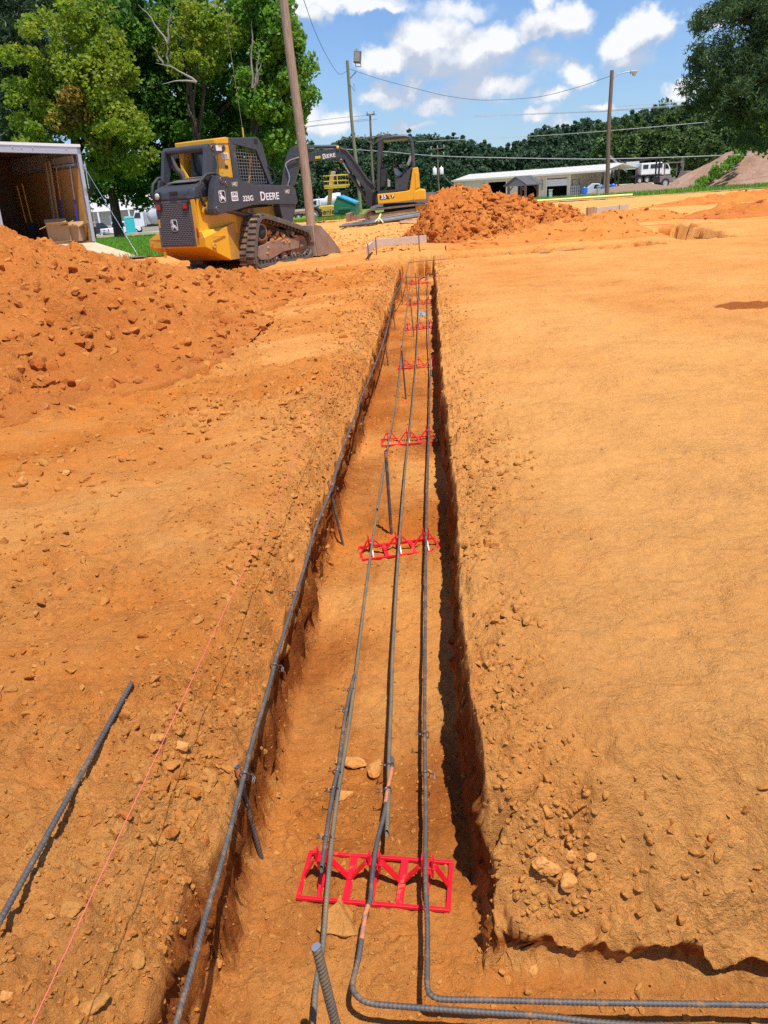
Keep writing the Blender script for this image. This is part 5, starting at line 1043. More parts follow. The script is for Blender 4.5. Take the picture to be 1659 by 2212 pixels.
m=MB(); m.box(((xs_[5]+xs_[6])/2,.0,Hs-1.35),(xs_[6]-xs_[5],.06,1.0)); m.build('rolled_door',mat('pale_door',(.62,.60,.57),.6),WS)
for a in(fx_(D4(303)),fx_(D4(702))):
    m=MB(); m.box((a,-.12,Hs-1.6),(.35,.2,1.5)); m.build('wall_lamp',mat('grey_fitting',(.35,.34,.32),.7),WS)
for i in(0,2,5,7): 
    m=MB(); m.box((xs_[i]+.05 if i<7 else xs_[7]-.05,-.10,Hs/2-.1),(.14,.12,Hs-.2)); m.build('downpipe',TRM,WS)
m=MB(); m.box((fx_(D4(690)),-.6,.35),(1.1,.6,.5)); m.build('bench',WHT,None,label='small white box on the apron between the two open workshop bays',cat='box',loc=None) if False else None
quadsheet('apron',[(BL.x-1,BL.y-9),(BR.x+1.5,BR.y-8),(BR.x+9,BR.y-1),(BL.x+1,BL.y+1)],mat('concrete_apron',(.60,.55,.47),.9,col2=(.5,.45,.38),nscale=.5),.12,8,8)
# open gabled shed in front
sp=AT(1130,432,105); SH=empty('gabled_shelter',(sp.x,105,zf(sp.x,105)),R(-38),'small open timber shelter with a dark gabled roof in front of the workshop','shelter')
DKR=mat('dark_shingle',(.075,.075,.085),.85,col2=(.12,.11,.11),nscale=2)
m=MB(); w=1.75;L_=2.0;h=1.75;rh=1.0
m.prism([(-w,-L_,h),(0,-L_,h+rh),(w,-L_,h),(w,-L_,h+.12),(0,-L_,h+rh+.14),(-w,-L_,h+.12)],(0,2*L_,0)); m.build('roof',DKR,SH)
m=MB(); m.prism([(-w+.25,-L_+.3,h),(0,-L_+.3,h+rh-.12),(w-.25,-L_+.3,h)],(0,.06,0)); m.build('gable',mat('grey_boards',(.22,.22,.25),.8),SH)
for x in(-1,1):
    for y in(-1,1): m=MB(); m.box((x*(w-.5),y*(L_-.5),h/2),(.22,.22,h)); m.beam((x*(w-.5),y*(L_-.5),h-.7),(x*(w-1.1),y*(L_-.5),h-.05),.12,.12); m.build('post',mat('post_wood',(.20,.13,.08),.8),SH)
# dark gravel heap behind the clay heap
def heap(px,py,Y,w,h,m_,label,cat='gravel heap',ax=1.,seed=0,name='gravel_heap'):
    p=AT(px,py,Y); n=34; a=np.linspace(-w,w,n); xx,yy_=np.meshgrid(a,a); r=np.sqrt((xx/ax)**2+yy_**2)/w; z=h*np.clip(1-r,0,1)**.9*(1+.25*fbm(xx,yy_,w*.5,3,seed))+.12*h*fbm(xx,yy_,w*.18,3,seed+4)*np.clip(2-2*r,0,1)-.1; ix=np.arange(n*n).reshape(n,n)
    q=np.stack([ix[:-1,:-1],ix[:-1,1:],ix[1:,1:],ix[1:,:-1]],-1).reshape(-1,4); o=nmesh(name,np.stack([xx*ax,yy_,z],-1).reshape(-1,3),q,m_,None,True,label=label,cat=cat); o.location=(p.x,Y,zf(p.x,Y)); return o
DGR=mat('dark_gravel',(.085,.072,.072),.95,col2=(.13,.11,.10),nscale=3,namt=.7,bump=.05,bscale=5,spec=.1)
heap(938,432,75,4.2,1.75,DGR,'dark gravel heap showing behind the excavator counterweight',ax=1.4,seed=5)
heap(1120,446,70,3.0,.5,DGR,'dark gravel heap peeping over the clay heap before the shelter',ax=1.5,seed=9)
heap(1375,425,62,3.4,1.1,mat('brown_sand',(.26,.17,.11),.95,col2=(.20,.13,.085),nscale=2,bump=.02,bscale=10),'brown sand heap on the yard right of the street light pole',ax=1.25,seed=2,name='sand_heap')
# bare bank at the right
def bank():
    cx,cy=AT(1700,370,84).x,84.; n=110; a=np.linspace(-24,24,n); b=np.linspace(-14,18,n); xx,yy_=np.meshgrid(a,b); X_=xx+cx
    u=np.clip((xx+7.5+.9*fbm(xx,yy_,5,3,400))/17.,0,1); v_=np.clip((yy_+9)/10.,0,1)
    z=9.6*np.minimum(u,1)**1.05*v_**.9+.9*fbm(xx,yy_,5,4,401)*u*v_*2+.5*fbm(xx,yy_*.6,1.6,4,404)*v_*u*2-.15; ix=np.arange(n*n).reshape(n,n)
    q=np.stack([ix[:-1,:-1],ix[:-1,1:],ix[1:,1:],ix[1:,:-1]],-1).reshape(-1,4)
    o=nmesh('earth_bank',np.stack([X_,yy_+cy,z+far_h(X_,yy_+cy)],-1).reshape(-1,3),q,mat('bare_brown_earth',(.34,.20,.135),.95,col2=(.22,.125,.085),nscale=.25,namt=.8,bump=.25,bscale=1.3,dirt=(.42,.29,.20),dscale=.5,damt=.5,spec=.1),None,True,kind='structure')
bank()
# ---------------------------------------------------------------- vehicles
GLD=mat('vehicle_glass',(.02,.025,.03),.1,spec=.8); TYR=mat('tyre',(.022,.022,.023),.85); RIM=mat('rim',(.5,.5,.5),.4,.4); SIL=mat('silver_paint',(.55,.56,.58),.4,.2)
def wheel(par,x,y,r,w,s):
    m=MB(); m.lathe((x,y,r),(0,s,0),[(0,-w),(r*.96,-w),(r,-w*.6),(r,-w*.1),(r*.94,0),(r*.6,.0),(r*.56,-.05)],22); t=m.build('tyre',TYR,par); m=MB(); m.lathe((x,y,r),(0,s,0),[(r*.58,-.04),(r*.5,-.08),(r*.2,-.02),(0,.0)],16); m.build('rim',RIM,t)
def pickup(px,Y,rz,pm,label):
    p=AT(px,480,Y); o=empty('pickup_truck',(p.x,Y,zf(p.x,Y)+.1),rz,label,'pickup truck')   # local +x forward
    m=MB(); m.prism([(-2.9,-.98,.55),(-2.9,-.98,1.12),(-1.0,-.98,1.15),(1.1,-.98,1.15),(2.7,-.98,1.05),(2.9,-.98,.85),(2.9,-.98,.5),(2.35,-.98,.45),(1.45,-.98,.45),(-1.3,-.98,.45),(-2.3,-.98,.45)],(0,1.96,0)); m.build('body',pm,o,bev=.06)
    m=MB(); m.prism([(-1.0,-.86,1.13),(-.85,-.80,1.78),(-.5,-.78,1.90),(.55,-.78,1.90),(1.35,-.86,1.15)],(0,1.66,0)); m.add([],[]); cb_=m.build('cab',pm,o,bev=.05)
    for s in(-1,1):
        m=MB(); m.prism([(-.82,s*.865,1.20),(-.72,s*.80,1.72),(.10,s*.80,1.76),(.12,s*.865,1.2)],(0,s*.012,0)); m.build('window',GLD,cb_); m=MB(); m.prism([(.2,s*.865,1.20),(.19,s*.80,1.76),(.55,s*.80,1.76),(1.08,s*.87,1.2)],(0,s*.012,0)); m.build('window',GLD,cb_)
    m=MB(); m.prism([(-1.01,-.70,1.22),(-.90,-.66,1.76),(-.90,.66,1.76),(-1.01,.70,1.22)],(-.014,0,0)); m.build('rear_window',GLD,cb_)
    m=MB(); m.box((-2.93,0,.86),(.04,1.6,.40)); tg_=m.build('tailgate',pm,o,bev=.02); m=MB(); m.box((-2.96,0,.95),(.02,.35,.08)); m.build('handle',BLL,tg_)
    for s in(-1,1): m=MB(); m.box((-2.92,s*.90,.90),(.06,.12,.42)); m.build('tail_lamp',TLM,o)
    m=MB(); m.box((-2.98,0,.56),(.14,1.9,.16)); m.build('bumper',RIM,o); m=MB(); m.box((-3.0,0,.62),(.14,.4,.12)); m.build('number_plate',BLL,o)
    for x in(-1.8,1.9):
        for s in(-1,1): wheel(o,x,s*1.0,.40,.28,s)
    return o
pickup(258,112,R(62),WHT,'white pickup truck parked with its tailgate towards the lawn, left of the teal toilet')
pickup(208,113,R(64),mat('dark_grey_car',(.035,.037,.042),.25,coat=.5),'dark grey pickup truck parked to the left of the white pickup')
def mixer(px,Y,rz,label,dm=WHT,cabm=WHT,sc=1.,dx=0,py=440):
    p=AT(px,py,Y); o=empty('mixer_truck',(p.x,Y,zf(p.x,Y)+.1),rz,label,'concrete mixer truck'); o.scale=(sc,sc,sc)
    m=MB(); m.box((-.6,0,.95),(8.4,.9,.28)); m.build('chassis',BLL,o)
    m=MB(); m.prism([(2.2,-1.1,.9),(2.2,-1.1,2.75),(2.5,-1.1,2.9),(3.2,-1.1,2.85),(3.55,-1.1,2.0),(4.6,-1.05,1.75),(4.9,-1.05,1.45),(4.9,-1.05,.7),(3.6,-1.1,.7)],(0,2.2,0)); cb_=m.build('cab',cabm,o,bev=.08)
    for s in(-1,1): m=MB(); m.prism([(2.5,s*1.11,1.95),(2.5,s*1.11,2.6),(3.1,s*1.11,2.6),(3.42,s*1.11,1.95)],(0,s*.02,0)); m.build('window',GLD,cb_)
    m=MB(); m.prism([(3.30,-.95,2.65),(3.30,.95,2.65),(3.60,.98,2.02),(3.60,-.98,2.02)],(.05,0,.02)); m.build('windscreen',GLD,cb_)
    m=MB(); m.tube([(2.0,.9,1.0),(2.0,.9,3.2)],.08,8); m.build('exhaust_stack',CHR,o)
    ax=Vector((-1,0,.30)).normalized(); m=MB(); m.lathe((1.7,0,1.75),ax,[(.0,0),(.75,.0),(1.02,.6),(1.2,1.5),(1.2,2.6),(.95,3.7),(.55,4.7),(.50,4.85),(0,4.8)],28); dr=m.build('drum',dm,o)
    m=MB(); m.lathe((1.7,0,1.75),ax,[(1.205,1.9),(1.215,1.95),(1.215,2.3),(1.205,2.35)],28); m.build('drum_band',mat('grey_band',(.4,.4,.42),.6),dr)
    m=MB(); m.prism([(-3.1,-.6,3.2),(-3.6,-.8,4.0),(-2.5,-.8,4.0),(-2.6,-.6,3.2)],(0,1.2,0)); m.build('hopper',BLL,o); m=MB(); m.beam((-3.2,-.7,1.0),(-3.2,-.5,3.3),.12); m.beam((-3.2,.7,1.0),(-3.2,.5,3.3),.12); m.beam((-3.4,.0,2.6),(-4.9,.4,1.3),.4,.1); m.build('chute',mat('grey_chute',(.25,.25,.26),.6),o)
    m=MB(); m.cyl((.3,-.85,1.25),(1.3,-.85,1.25),.3); m.build('water_tank',RIM,o)
    for x in(3.9,-.9,-2.1):
        for s in(-1,1): wheel(o,x,s*1.15,.52,.45,s)
    return o
mixer(346,118,R(180),'grey and white mixer truck seen left of the track loader, beside the teal toilet',mat('grey_drum',(.5,.5,.52),.6),WHT,1.15)
mixer(716,128,R(150),'white mixer truck seen above the yellow lift counterweight',WHT,WHT,.9)
mixer(1258,152,R(200),'white mixer truck parked under the canopy at the workshop end',WHT)
mixer(1318,150,R(183),'white mixer truck with a round drum right of the street light pole',WHT)
mixer(1150,157,R(120),'white mixer truck seen through the open workshop bay behind the shelter',WHT,WHT,.8)
# service truck, forklift, trailers on the yard
def boxy(px,Y,rz,label): 
    p=AT(px,420,Y); return empty('crew_cab_truck',(p.x,Y,zf(p.x,Y)+.1),rz,label,'truck')
o=boxy(1398,132,R(8),'white crew cab work truck with square windows left of the forklift')
m=MB(); m.box((0,0,2.1),(3.4,2.1,1.7)); cb_=m.build('crew_cab',WHT,o,bev=.1); 
for x in(-1.0,.2,1.25): m=MB(); m.box((x,-1.06,2.4),(.85,.03,.6)); m.build('window',GLD,cb_)
m=MB(); m.prism([(1.7,-1.0,1.1),(1.7,-1.0,2.85),(2.6,-1.0,2.75),(3.1,-1.0,1.9),(3.1,-1.0,1.1)],(0,2,0)); c2=m.build('front_cab',WHT,o,bev=.08); m=MB(); m.prism([(1.95,-1.02,1.95),(1.95,-1.02,2.6),(2.5,-1.02,2.6),(2.85,-1.02,1.95)],(0,-.02,0)); m.build('window',GLD,c2)
m=MB(); m.box((0,0,1.1),(6,1.0,.3)); m.build('chassis',BLL,o)
for x in(-1.8,-.6,2.3):
    for s in(-1,1): wheel(o,x,s*1.0,.5,.35,s)
p=AT(1438,424,112); o=empty('forklift',(p.x,112,zf(p.x,112)+.05),R(12),'grey brown yard forklift with a tall mast and overhead guard','forklift')
FK=mat('faded_mauve_steel',(.22,.16,.155),.7,col2=(.16,.12,.12),nscale=2)
m=MB(); m.prism([(-1.5,-.9,.7),(-1.5,-.9,1.5),(.1,-.9,1.5),(.3,-.9,1.0),(1.9,-.9,1.05),(2.3,-.9,1.9),(3.0,-.9,1.9),(3.1,-.9,.6),(2.0,-.9,.5)],(0,1.8,0)); m.build('body',FK,o,bev=.06)
m=MB(); 
for x in(-.9,1.7):
    for y in(-.8,.8): m.beam((x,y,1.4),(x,y,3.0),.12)
m.box((.4,0,3.05),(2.8,1.8,.12)); m.build('overhead_guard',FK,o)
m=MB(); m.box((-1.5,-.45,2.1),(.16,.16,3.5)); m.box((-1.5,.45,2.1),(.16,.16,3.5)); m.box((-1.5,0,3.8),(.2,1.2,.2)); m.box((-1.62,0,1.1),(.1,1.5,.7)); m.build('mast',BLL,o)
for y in(-.4,.4): m=MB(); m.box((-2.3,y,.5),(1.3,.14,.07)); m.build('fork',BLL,o)
for x in(-.7,2.3):
    for s in(-1,1): wheel(o,x,s*1.0,.6,.45,s)
p=AT(1478,405,140); o=empty('box_trailer',(p.x,140,zf(p.x,140)),R(0),'cream box trailer standing behind the forklift at the wood edge','trailer'); m=MB(); m.box((0,0,2.6),(3.6,6,2.3)); m.build('box_body',TRM,o,bev=.06); [wheel(o,x,-2.9,.5,.3,-1) for x in(-1,.6)]
p=AT(1372,405,146); o=empty('conveyor_plant',(p.x,146,zf(p.x,146)),R(4),'dark steel conveyor and batching frame behind the parked trucks','machinery')
m=MB()
for x in(-6,-4,-2,0,2): m.beam((x,-1,0),(x,-1,4.2),.22); m.beam((x,1,0),(x,1,4.2),.22); m.beam((x,-1,1.6),(x+2,-1,3.6),.14)
m.build('frame',BLL,o); m=MB(); m.beam((-7,0,3.4),(11,0,4.3),1.2,.35); m.build('belt_conveyor',mat('dark_belt',(.06,.055,.055),.8),o); m=MB(); m.beam((-5.5,-1.2,5.0),(-2.0,-1.2,2.0),.3,.3); m.build('chute',RIM,o); m=MB(); m.box((-4.6,-1.3,3.1),(2.2,.6,1.0)); m.box((-1.2,-1.3,3.0),(2.2,.6,1.2)); m.build('white_hopper',WHT,o)
p=AT(1283,415,120); o=empty('cab_scrap',(p.x,120,zf(p.x,120)),0,'white scrapped truck nose among blue drums on the yard','truck part'); o.scale=(.68,.68,.68); m=MB(); m.prism([(-1.6,-1,.2),(-1.6,-1,1.4),(-.4,-1,2.3),(.9,-1,2.2),(1.5,-1,1.3),(1.7,-1,.2)],(0,2,0)); m.build('nose',SIL,o,bev=.15); m=MB(); m.prism([(-.3,-1.02,1.3),(-.1,-1.02,2.0),(.7,-1.02,2.0),(1.0,-1.02,1.3)],(0,-.03,0)); m.build('window',GLD,o)
BLD=mat('blue_drum',(.01,.13,.55),.4)
for i,(px,l) in enumerate([(1262,'blue plastic drum left of the scrapped white nose'),(1298,'blue plastic drum between the scrapped nose and the pole'),(1315,'bright blue drum just right of the street light pole'),(1324,'second bright blue drum right of the street light pole')]):
    Y=118-2*i*(i>1); p=AT(px,412,Y); m=MB(); m.lathe((0,0,0),(0,0,1),[(0,0),(.38,0),(.40,.1),(.38,.4),(.40,.55),(.38,.7),(.40,1.0),(.36,1.1),(0,1.1)],20); dd=m.build('drum',BLD,None,loc=(p.x,Y,zf(p.x,Y)+.08),label=l,cat='drum',group='blue drums on the yard'); mm_=MB(); mm_.lathe((.0,0,1.1),(0,0,1),[(.1,0),(.1,.06),(0,.06)],10); mm_.build('bung',WHT,dd)
p=AT(1241,417,122); o=empty('wire_tote',(p.x,122,zf(p.x,122)+.1),0,'grey caged liquid tote with a machine guard beside the canopy post','tote'); m=MB(); m.box((0,0,.75),(1.3,1.3,1.2)); m.build('tank',RIM,o,bev=.08); m=MB(); [m.box((-.75+.3*i,-.72,.8),(.05,.05,1.5)) for i in range(6)]; [m.box((0,-.72,.15+.45*i),(1.6,.06,.06)) for i in range(4)]; m.tube([(-.5,-.6,1.5),(-.5,-.6,2.3),(.5,-.6,2.3),(.5,-.6,1.5)],.07,6); m.build('cage',BLL,o)
# green utility pedestals
for px,py,Y,l in [(1193,438,47,'pale green utility pedestal on the verge left of the workshop bays'),(1304-2-5,425,47,'pale green utility pedestal beside the street light pole')]:
    p=AT(px,py,Y); m=MB(); m.box((0,0,.30),(.19,.19,.64)); o=m.build('utility_pedestal',mat('pale_green_box',(.42,.50,.44),.6),None,bev=.02,loc=(p.x-.12,Y,zf(p.x,Y)),label=l,cat='utility box'); m=MB(); m.box((0,0,.64),(.22,.22,.05)); m.build('lid',mat('pale_green_lid',(.5,.58,.52),.6),o)
# portable toilet, pale house
p=AT(284,503,104); o=empty('portable_toilet',(p.x,104,zf(p.x,104)),R(20),'teal portable toilet right of the white pickup','portable toilet'); TEA=mat('teal_plastic',(.03,.47,.45),.5,col2=(.02,.40,.40)); m=MB(); m.box((0,0,1.2),(1.25,1.25,2.2)); b_=m.build('cabin',TEA,o,bev=.05); m=MB(); m.prism([(-.66,-.66,2.3),(.66,-.66,2.3),(.5,-.66,2.55),(-.5,-.66,2.55)],(0,1.32,0)); m.build('roof',mat('pale_teal',(.25,.6,.55),.5),o); m=MB(); m.box((0,-.64,1.15),(.85,.04,1.9)); m.build('door',TEA,o,bev=.02)
p=AT(262,470,138); HS=empty('pale_house',(p.x,138,zf(p.x,138)),R(14),'pale beige single storey house partly hidden behind the trailer jamb and trees','house')
m=MB(); m.box((0,4,2.0),(19,8,4.0)); w_=m.build('wall',mat('beige_siding',(.50,.42,.35),.8),HS)
m=MB(); m.prism([(-10.2,-.8,3.9),(-10.2,4,6.6),(-10.2,8.8,3.9)],(20.4,0,0)); m.build('roof',mat('pale_shingle',(.50,.49,.50),.8,col2=(.42,.41,.42),nscale=1),HS)
for x in(-6.2,-1,4.6): m=MB(); m.box((x,-.03,2.2),(1.9,.06,1.9)); f_=m.build('window_frame',WHT,w_); m=MB(); m.box((x,-.08,2.2),(1.6,.04,1.6)); m.build('pane',mat('pane_glass',(.35,.42,.48),.2),f_)
m=MB(); [m.box((x,-1.2,1.9),(.25,.25,3.8)) for x in(-3.6,1.6,7.5)]; m.build('porch_posts',WHT,HS)
# ---------------------------------------------------------------- lift and dumpster
def zm(zx,zy,Y,ox,oy,oz):
    p=AT(587.6+.2396*zx,259.2+.2396*zy,Y); return Vector((p.x-ox,0,p.z-oz))
Y=34.; b=AT(710,474,Y); LZ=zf(b.x,Y); LF=empty('boom_lift',(b.x,Y,LZ),0,'yellow boom lift with an empty railed basket, behind the green dumpster','boom lift')
Z=lambda a,c:zm(a,c,Y,b.x,b.y,LZ)
m=MB(); P=[Z(440,785),Z(450,772),Z(558,762),Z(600,770),Z(640,790),Z(640,880),Z(600,886),Z(450,890),Z(440,870)]; m.prism([p+Vector((0,-.9,0)) for p in P],(0,1.8,0)); cw=m.build('counterweight',mat('lift_yellow',(.62,.42,.07),.5,col2=(.5,.34,.08),nscale=2),LF,bev=.05)
m=MB(); q_=Z(520,855); m.box((q_.x,-.905,q_.z-.02),(1.3,.01,.03)); m.build('seam',BLL,cw)
text('Genie',.30,'lettering',BLL,cw,Z(512,822)+Vector((0,-.905,0)),(R(90),0,0),.002,.002)
m=MB(); P=[Z(500,768),Z(522,520),Z(536,468),Z(558,460),Z(572,468),Z(552,560),Z(530,768)]; m.prism([p+Vector((0,-.15,0)) for p in P],(0,.3,0)); m.build('mast',mat('mast_yellow',(.66,.43,.12),.5),LF,bev=.015)
m=MB(); P=[Z(560,470),Z(575,462),Z(574,560),Z(556,600)]; m.prism([p+Vector((0,-.25,0)) for p in P],(0,.12,0)); m.build('cable_track',RIM,LF)
RY=mat('rail_yellow',(.66,.47,.06),.5)
m=MB(); 
for dy in(-.55,.55):
    TLp,TRp,BRp,BLp=[q+Vector((0,dy,0)) for q in(Z(478,508),Z(672,494),Z(680,592),Z(486,605))]
    m.tube([TLp,TRp,BRp,BLp],.022,8,closed=True); m.tube([TLp.lerp(BLp,.5),TRp.lerp(BRp,.5)],.018,8); 
    for f_ in(.33,.62): m.tube([TLp.lerp(TRp,f_),BLp.lerp(BRp,f_)],.022,8)
    m.beam(BLp,BRp,.03,.14)
for q in(Z(478,508),Z(672,494),Z(680,592),Z(486,605)): m.tube([q+Vector((0,-.55,0)),q+Vector((0,.55,0))],.022,8)
bs=m.build('basket_rails',RY,LF); m=MB(); q0=Z(585,590); m.box((q0.x,0,q0.z),(1.0,1.0,.05)); m.build('basket_floor',RY,bs); m=MB(); q0=Z(600,565); m.box((q0.x,-.3,q0.z+.05),(.25,.3,.4)); m.build('control_box',BLL,bs)
m=MB(); q0=Z(540,895); m.box((q0.x,0,.25),(1.7,1.7,.4)); m.build('base',BLL,LF); [wheel(LF,q0.x+x,s*.95,.32,.25,s) for x in(-.6,.7) for s in(-1,1)]
Y=31.; b=AT(745,478,Y); DZ=zf(b.x,Y); DU=empty('dumpster',(b.x,Y,DZ),0,'green steel dumpster with a sloping blue lid','dumpster'); Z=lambda a,c:zm(a,c,Y,b.x,b.y,DZ)
GRN=mat('green_steel',(.012,.17,.085),.45,col2=(.01,.13,.07),nscale=2,dirt=(.05,.16,.10),dscale=4,damt=.2)
m=MB(); P=[Z(562,912),Z(556,760),Z(583,698),Z(600,694),Z(752,760),Z(756,880),Z(745,908)]; P=[Vector((p.x,0,max(p.z,.03))) for p in P]; m.prism(P,(0,1.6,0)); bb_=m.build('bin_body',GRN,DU,bev=.015)
m=MB(); P=[Z(578,697),Z(583,684),Z(604,682),Z(758,742),Z(757,760),Z(746,757),Z(600,697)]; m.prism([p+Vector((0,-.03,0)) for p in P],(0,1.66,0)); m.build('lid',mat('blue_lid',(.03,.36,.55),.4,col2=(.02,.30,.48)),DU,bev=.01)
m=MB(); P=[Z(601,792),Z(704,786),Z(706,806),Z(602,812)]; m.prism([p+Vector((0,-.14,0)) for p in P],(0,.15,0)); P=[Z(602,812),Z(704,806),Z(700,834),Z(604,838)]; m.prism([p+Vector((0,-.08,0)) for p in P],(0,.09,0)); m.build('fork_pocket',GRN,DU,bev=.008)
m=MB(); P=[Z(562,828),Z(620,824)]; m.box(((P[0].x+P[1].x)/2,-.01,P[0].z),(abs(P[1].x-P[0].x),.03,.05)); m.build('rib',GRN,bb_)
# bundle of black pipe in front of the excavator
P0=AT(900,472,25.5); BP=empty('pipe_bundle',(P0.x-1.3,24.4,zf(P0.x-1.3,24.4)),0,'bundle of long black pipes tied with pale tape beside the mini excavator','pipe bundle')
PB_=mat('black_pipe',(.06,.06,.068),.4,col2=(.16,.14,.12),nscale=3)
m=MB(); rr=random.Random(5)
for i in range(20):
    y0=rr.uniform(-.45,.45);z0=.04+rr.random()*.16*(1-abs(y0)/.5); y1=y0*1.8+rr.uniform(-.2,.2)-.2;
    m.tube([(-.75+rr.uniform(-.2,.2),y1-.25,.035+.3*z0),(-.1,(y0+y1)/2,z0*.7+.03),(.6,y0*.7,z0+.05),(1.5,y0*.6+.25,z0+.12),(2.0+rr.uniform(-.1,.2),y0*.6+.45,z0+.14)],.032,7)
m.build('pipes',PB_,BP); m=MB(); m.tube([(.15,-.5,.05),(.2,-.42,.20),(.22,0,.28),(.2,.4,.12),(.15,.45,.02)],.03,7); m.tube([(.2,-.42,.2),(.32,-.6,.06)],.022,6); m.tube([(.2,-.42,.2),(.08,-.62,.1)],.022,6); m.build('tape_tie',mat('pale_tape',(.75,.70,.35),.6),BP)
m=MB(); m.box((.9,-.2,.03),(1.6,.14,.05),rz=.3); m.build('timber_scrap',PLK,None,loc=(P0.x-.6,23.9,zf(P0.x-.6,23.9)),label='pale timber scrap lying under the black pipe bundle',cat='board')
for i,(px,py,w_,l) in enumerate([(640,493,1.5,'pale board lying on the ground left of the tall pole foot'),(812,480,1.5,'pale board lying beside the excavator blade')]):
    p=G(px,py,.05); m=MB(); m.box((0,0,.02),(w_,.18,.035),rz=.15); m.build('loose_board',PLK,None,loc=(p.x,min(p.y,26),zf(p.x,min(p.y,26))+.02),label=l,cat='board')
p=AT(650,470,62); o=empty('utility_trailer',(p.x-.5,62,zf(p.x,62)),R(10),'small flat trailer with lumber left of the tall pole, far behind','trailer'); m=MB(); m.box((0,0,.6),(3.2,1.6,.12)); m.beam((-1.6,0,.55),(-2.8,0,.4),.1); m.build('deck',RUST,o); m=MB(); [m.box((.1*i-.2,-.6+.2*i,.74+.04*(i%3)),(2.8,.15,.06)) for i in range(6)]; m.build('lumber',PLK,o); [wheel(o,.3,s*.9,.3,.2,s) for s in(-1,1)]
# ---------------------------------------------------------------- poles and wires
def bark(name,c1,c2):
    m_=mat(name,c1,.9,col2=c2,nscale=2.2,namt=.8,spec=.15); t=m_.node_tree; p=t.nodes['Principled BSDF']; tc_=t.nodes.new('ShaderNodeTexCoord'); mp=t.nodes.new('ShaderNodeMapping'); mp.inputs['Scale'].default_value=(16,16,.9); t.links.new(tc_.outputs['Object'],mp.inputs[0]); nz=t.nodes.new('ShaderNodeTexNoise'); nz.inputs['Scale'].default_value=1.5; nz.inputs['Detail'].default_value=8; nz.inputs['Roughness'].default_value=.7; t.links.new(mp.outputs[0],nz.inputs[0])
    for nd in t.nodes:
        if nd.type=='TEX_NOISE' and nd is not nz: t.links.new(mp.outputs[0],nd.inputs[0])
    b=t.nodes.new('ShaderNodeBump'); b.inputs['Distance'].default_value=.02; t.links.new(nz.outputs[0],b.inputs['Height']); t.links.new(b.outputs[0],p.inputs['Normal']); return m_
PW=bark('pole_wood',(.40,.29,.21),(.20,.145,.11)); PW2=bark('pole_wood_green',(.27,.25,.17),(.17,.15,.10)); PW3=bark('pole_wood_dark',(.22,.16,.12),(.12,.09,.07))
GAL=mat('galvanised',(.42,.43,.44),.5,.5)
def pole(name,base,top,Y,r0,r1,m_,label,cat='utility pole',H_=None,n=16):
    b=AT(*base,Y); t=AT(*top,Y); z0=zf(b.x,Y)-.3; o=empty(name,(b.x,Y,z0),0,label,cat)
    tx=t.x-b.x; hz=(H_ if H_ else t.z-z0); sc=hz/(t.z-b.z) if H_ else 1
    P=[Vector((tx*k/6*sc+.03*math.sin(k*1.3),.02*math.sin(k),hz*k/6)) for k in range(7)]; mb=MB(); mb.tube(P,[r0+(r1-r0)*k/6 for k in range(7)],n); mb.build('post',m_,o); return o,P[-1],t
po,pt,_=pole('utility_pole',(672,487),(615,0),24.5,.145,.115,PW,'tall weathered utility pole close behind the track loader bucket',H_=9.5)
m=MB(); m.cyl((pt.x-.2,-.1,pt.z-.6),(pt.x+.3,-.1,pt.z-.6),.012,n=6); m.build('bolt',GAL,po)
m=MB(); m.box((-.1,-.155,2.9),(.03,.01,.05)); m.build('tag',RIM,po)
PM,pt,tt=pole('utility_pole',(779,458),(749,131),50,.115,.085,PW2,'slim greenish pole carrying a floodlight, seen left of the excavator canopy')
m=MB(); m.tube([pt+Vector((.1,0,-.9)),pt+Vector((.3,-.1,-.75)),pt+Vector((.48,-.1,-.62))],.035,7); m.build('lamp_bracket',GAL,PM); m=MB(); m.tube([pt+Vector((.05,-.1,-1.2)),pt+Vector((.33,-.1,-1.6)),pt+Vector((.30,-.1,-1.2))],.02,6); br_=m.build('lamp_bracket',GAL,PM)
m=MB(); m.box(pt+Vector((.62,-.1,.12)),(.42,.35,.62),ry=R(8)); fl=m.build('floodlight',mat('brown_lamp',(.20,.16,.14),.6),PM,bev=.04); m=MB(); m.box(pt+Vector((.60,-.29,.12)),(.32,.02,.48),ry=R(8)); m.build('lens',mat('lamp_glass',(.35,.33,.3),.2),fl); m=MB(); m.tube([pt+Vector((.48,-.1,-.15)),pt+Vector((.48,-.1,-.35)),pt+Vector((.78,-.1,-.38)),pt+Vector((.78,-.1,-.15))],.03,6); m.tube([pt+Vector((.6,-.1,.42)),pt+Vector((.6,-.1,.54))],.05,6); m.build('yoke',GAL,fl)
XP,xt,xw=pole('utility_pole',(807,425),(799,250),110,.17,.13,PW3,'far dark pole with a wide crossarm, between the floodlight pole and the canopy')
def crossarm(o,p,w,ins,dz=0,brace=True):
    m=MB(); m.box(p+Vector((0,-.2,dz)),(w,.14,.16),ry=R(-3)); 
    if brace: m.beam(p+Vector((-w*.28,-.2,dz)),p+Vector((0,-.15,dz-.9)),.07); m.beam(p+Vector((w*.28,-.2,dz)),p+Vector((0,-.15,dz-.9)),.07)
    ca=m.build('crossarm',PW3,o)
    for x in ins: m=MB(); m.lathe(p+Vector((x*w,-.2,dz+.08-x*w*-.05)),(0,0,1),[(.09,0),(.13,.12),(.07,.2),(.12,.3),(.05,.42),(0,.45)],10); m.build('insulator',GAL,ca)
crossarm(XP,xt+Vector((.25,0,-2.5)),4.2,(-.48,-.25,.25,.47)); crossarm(XP,xt+Vector((.1,0,.1)),1.1,(-.4,.4),0,False)
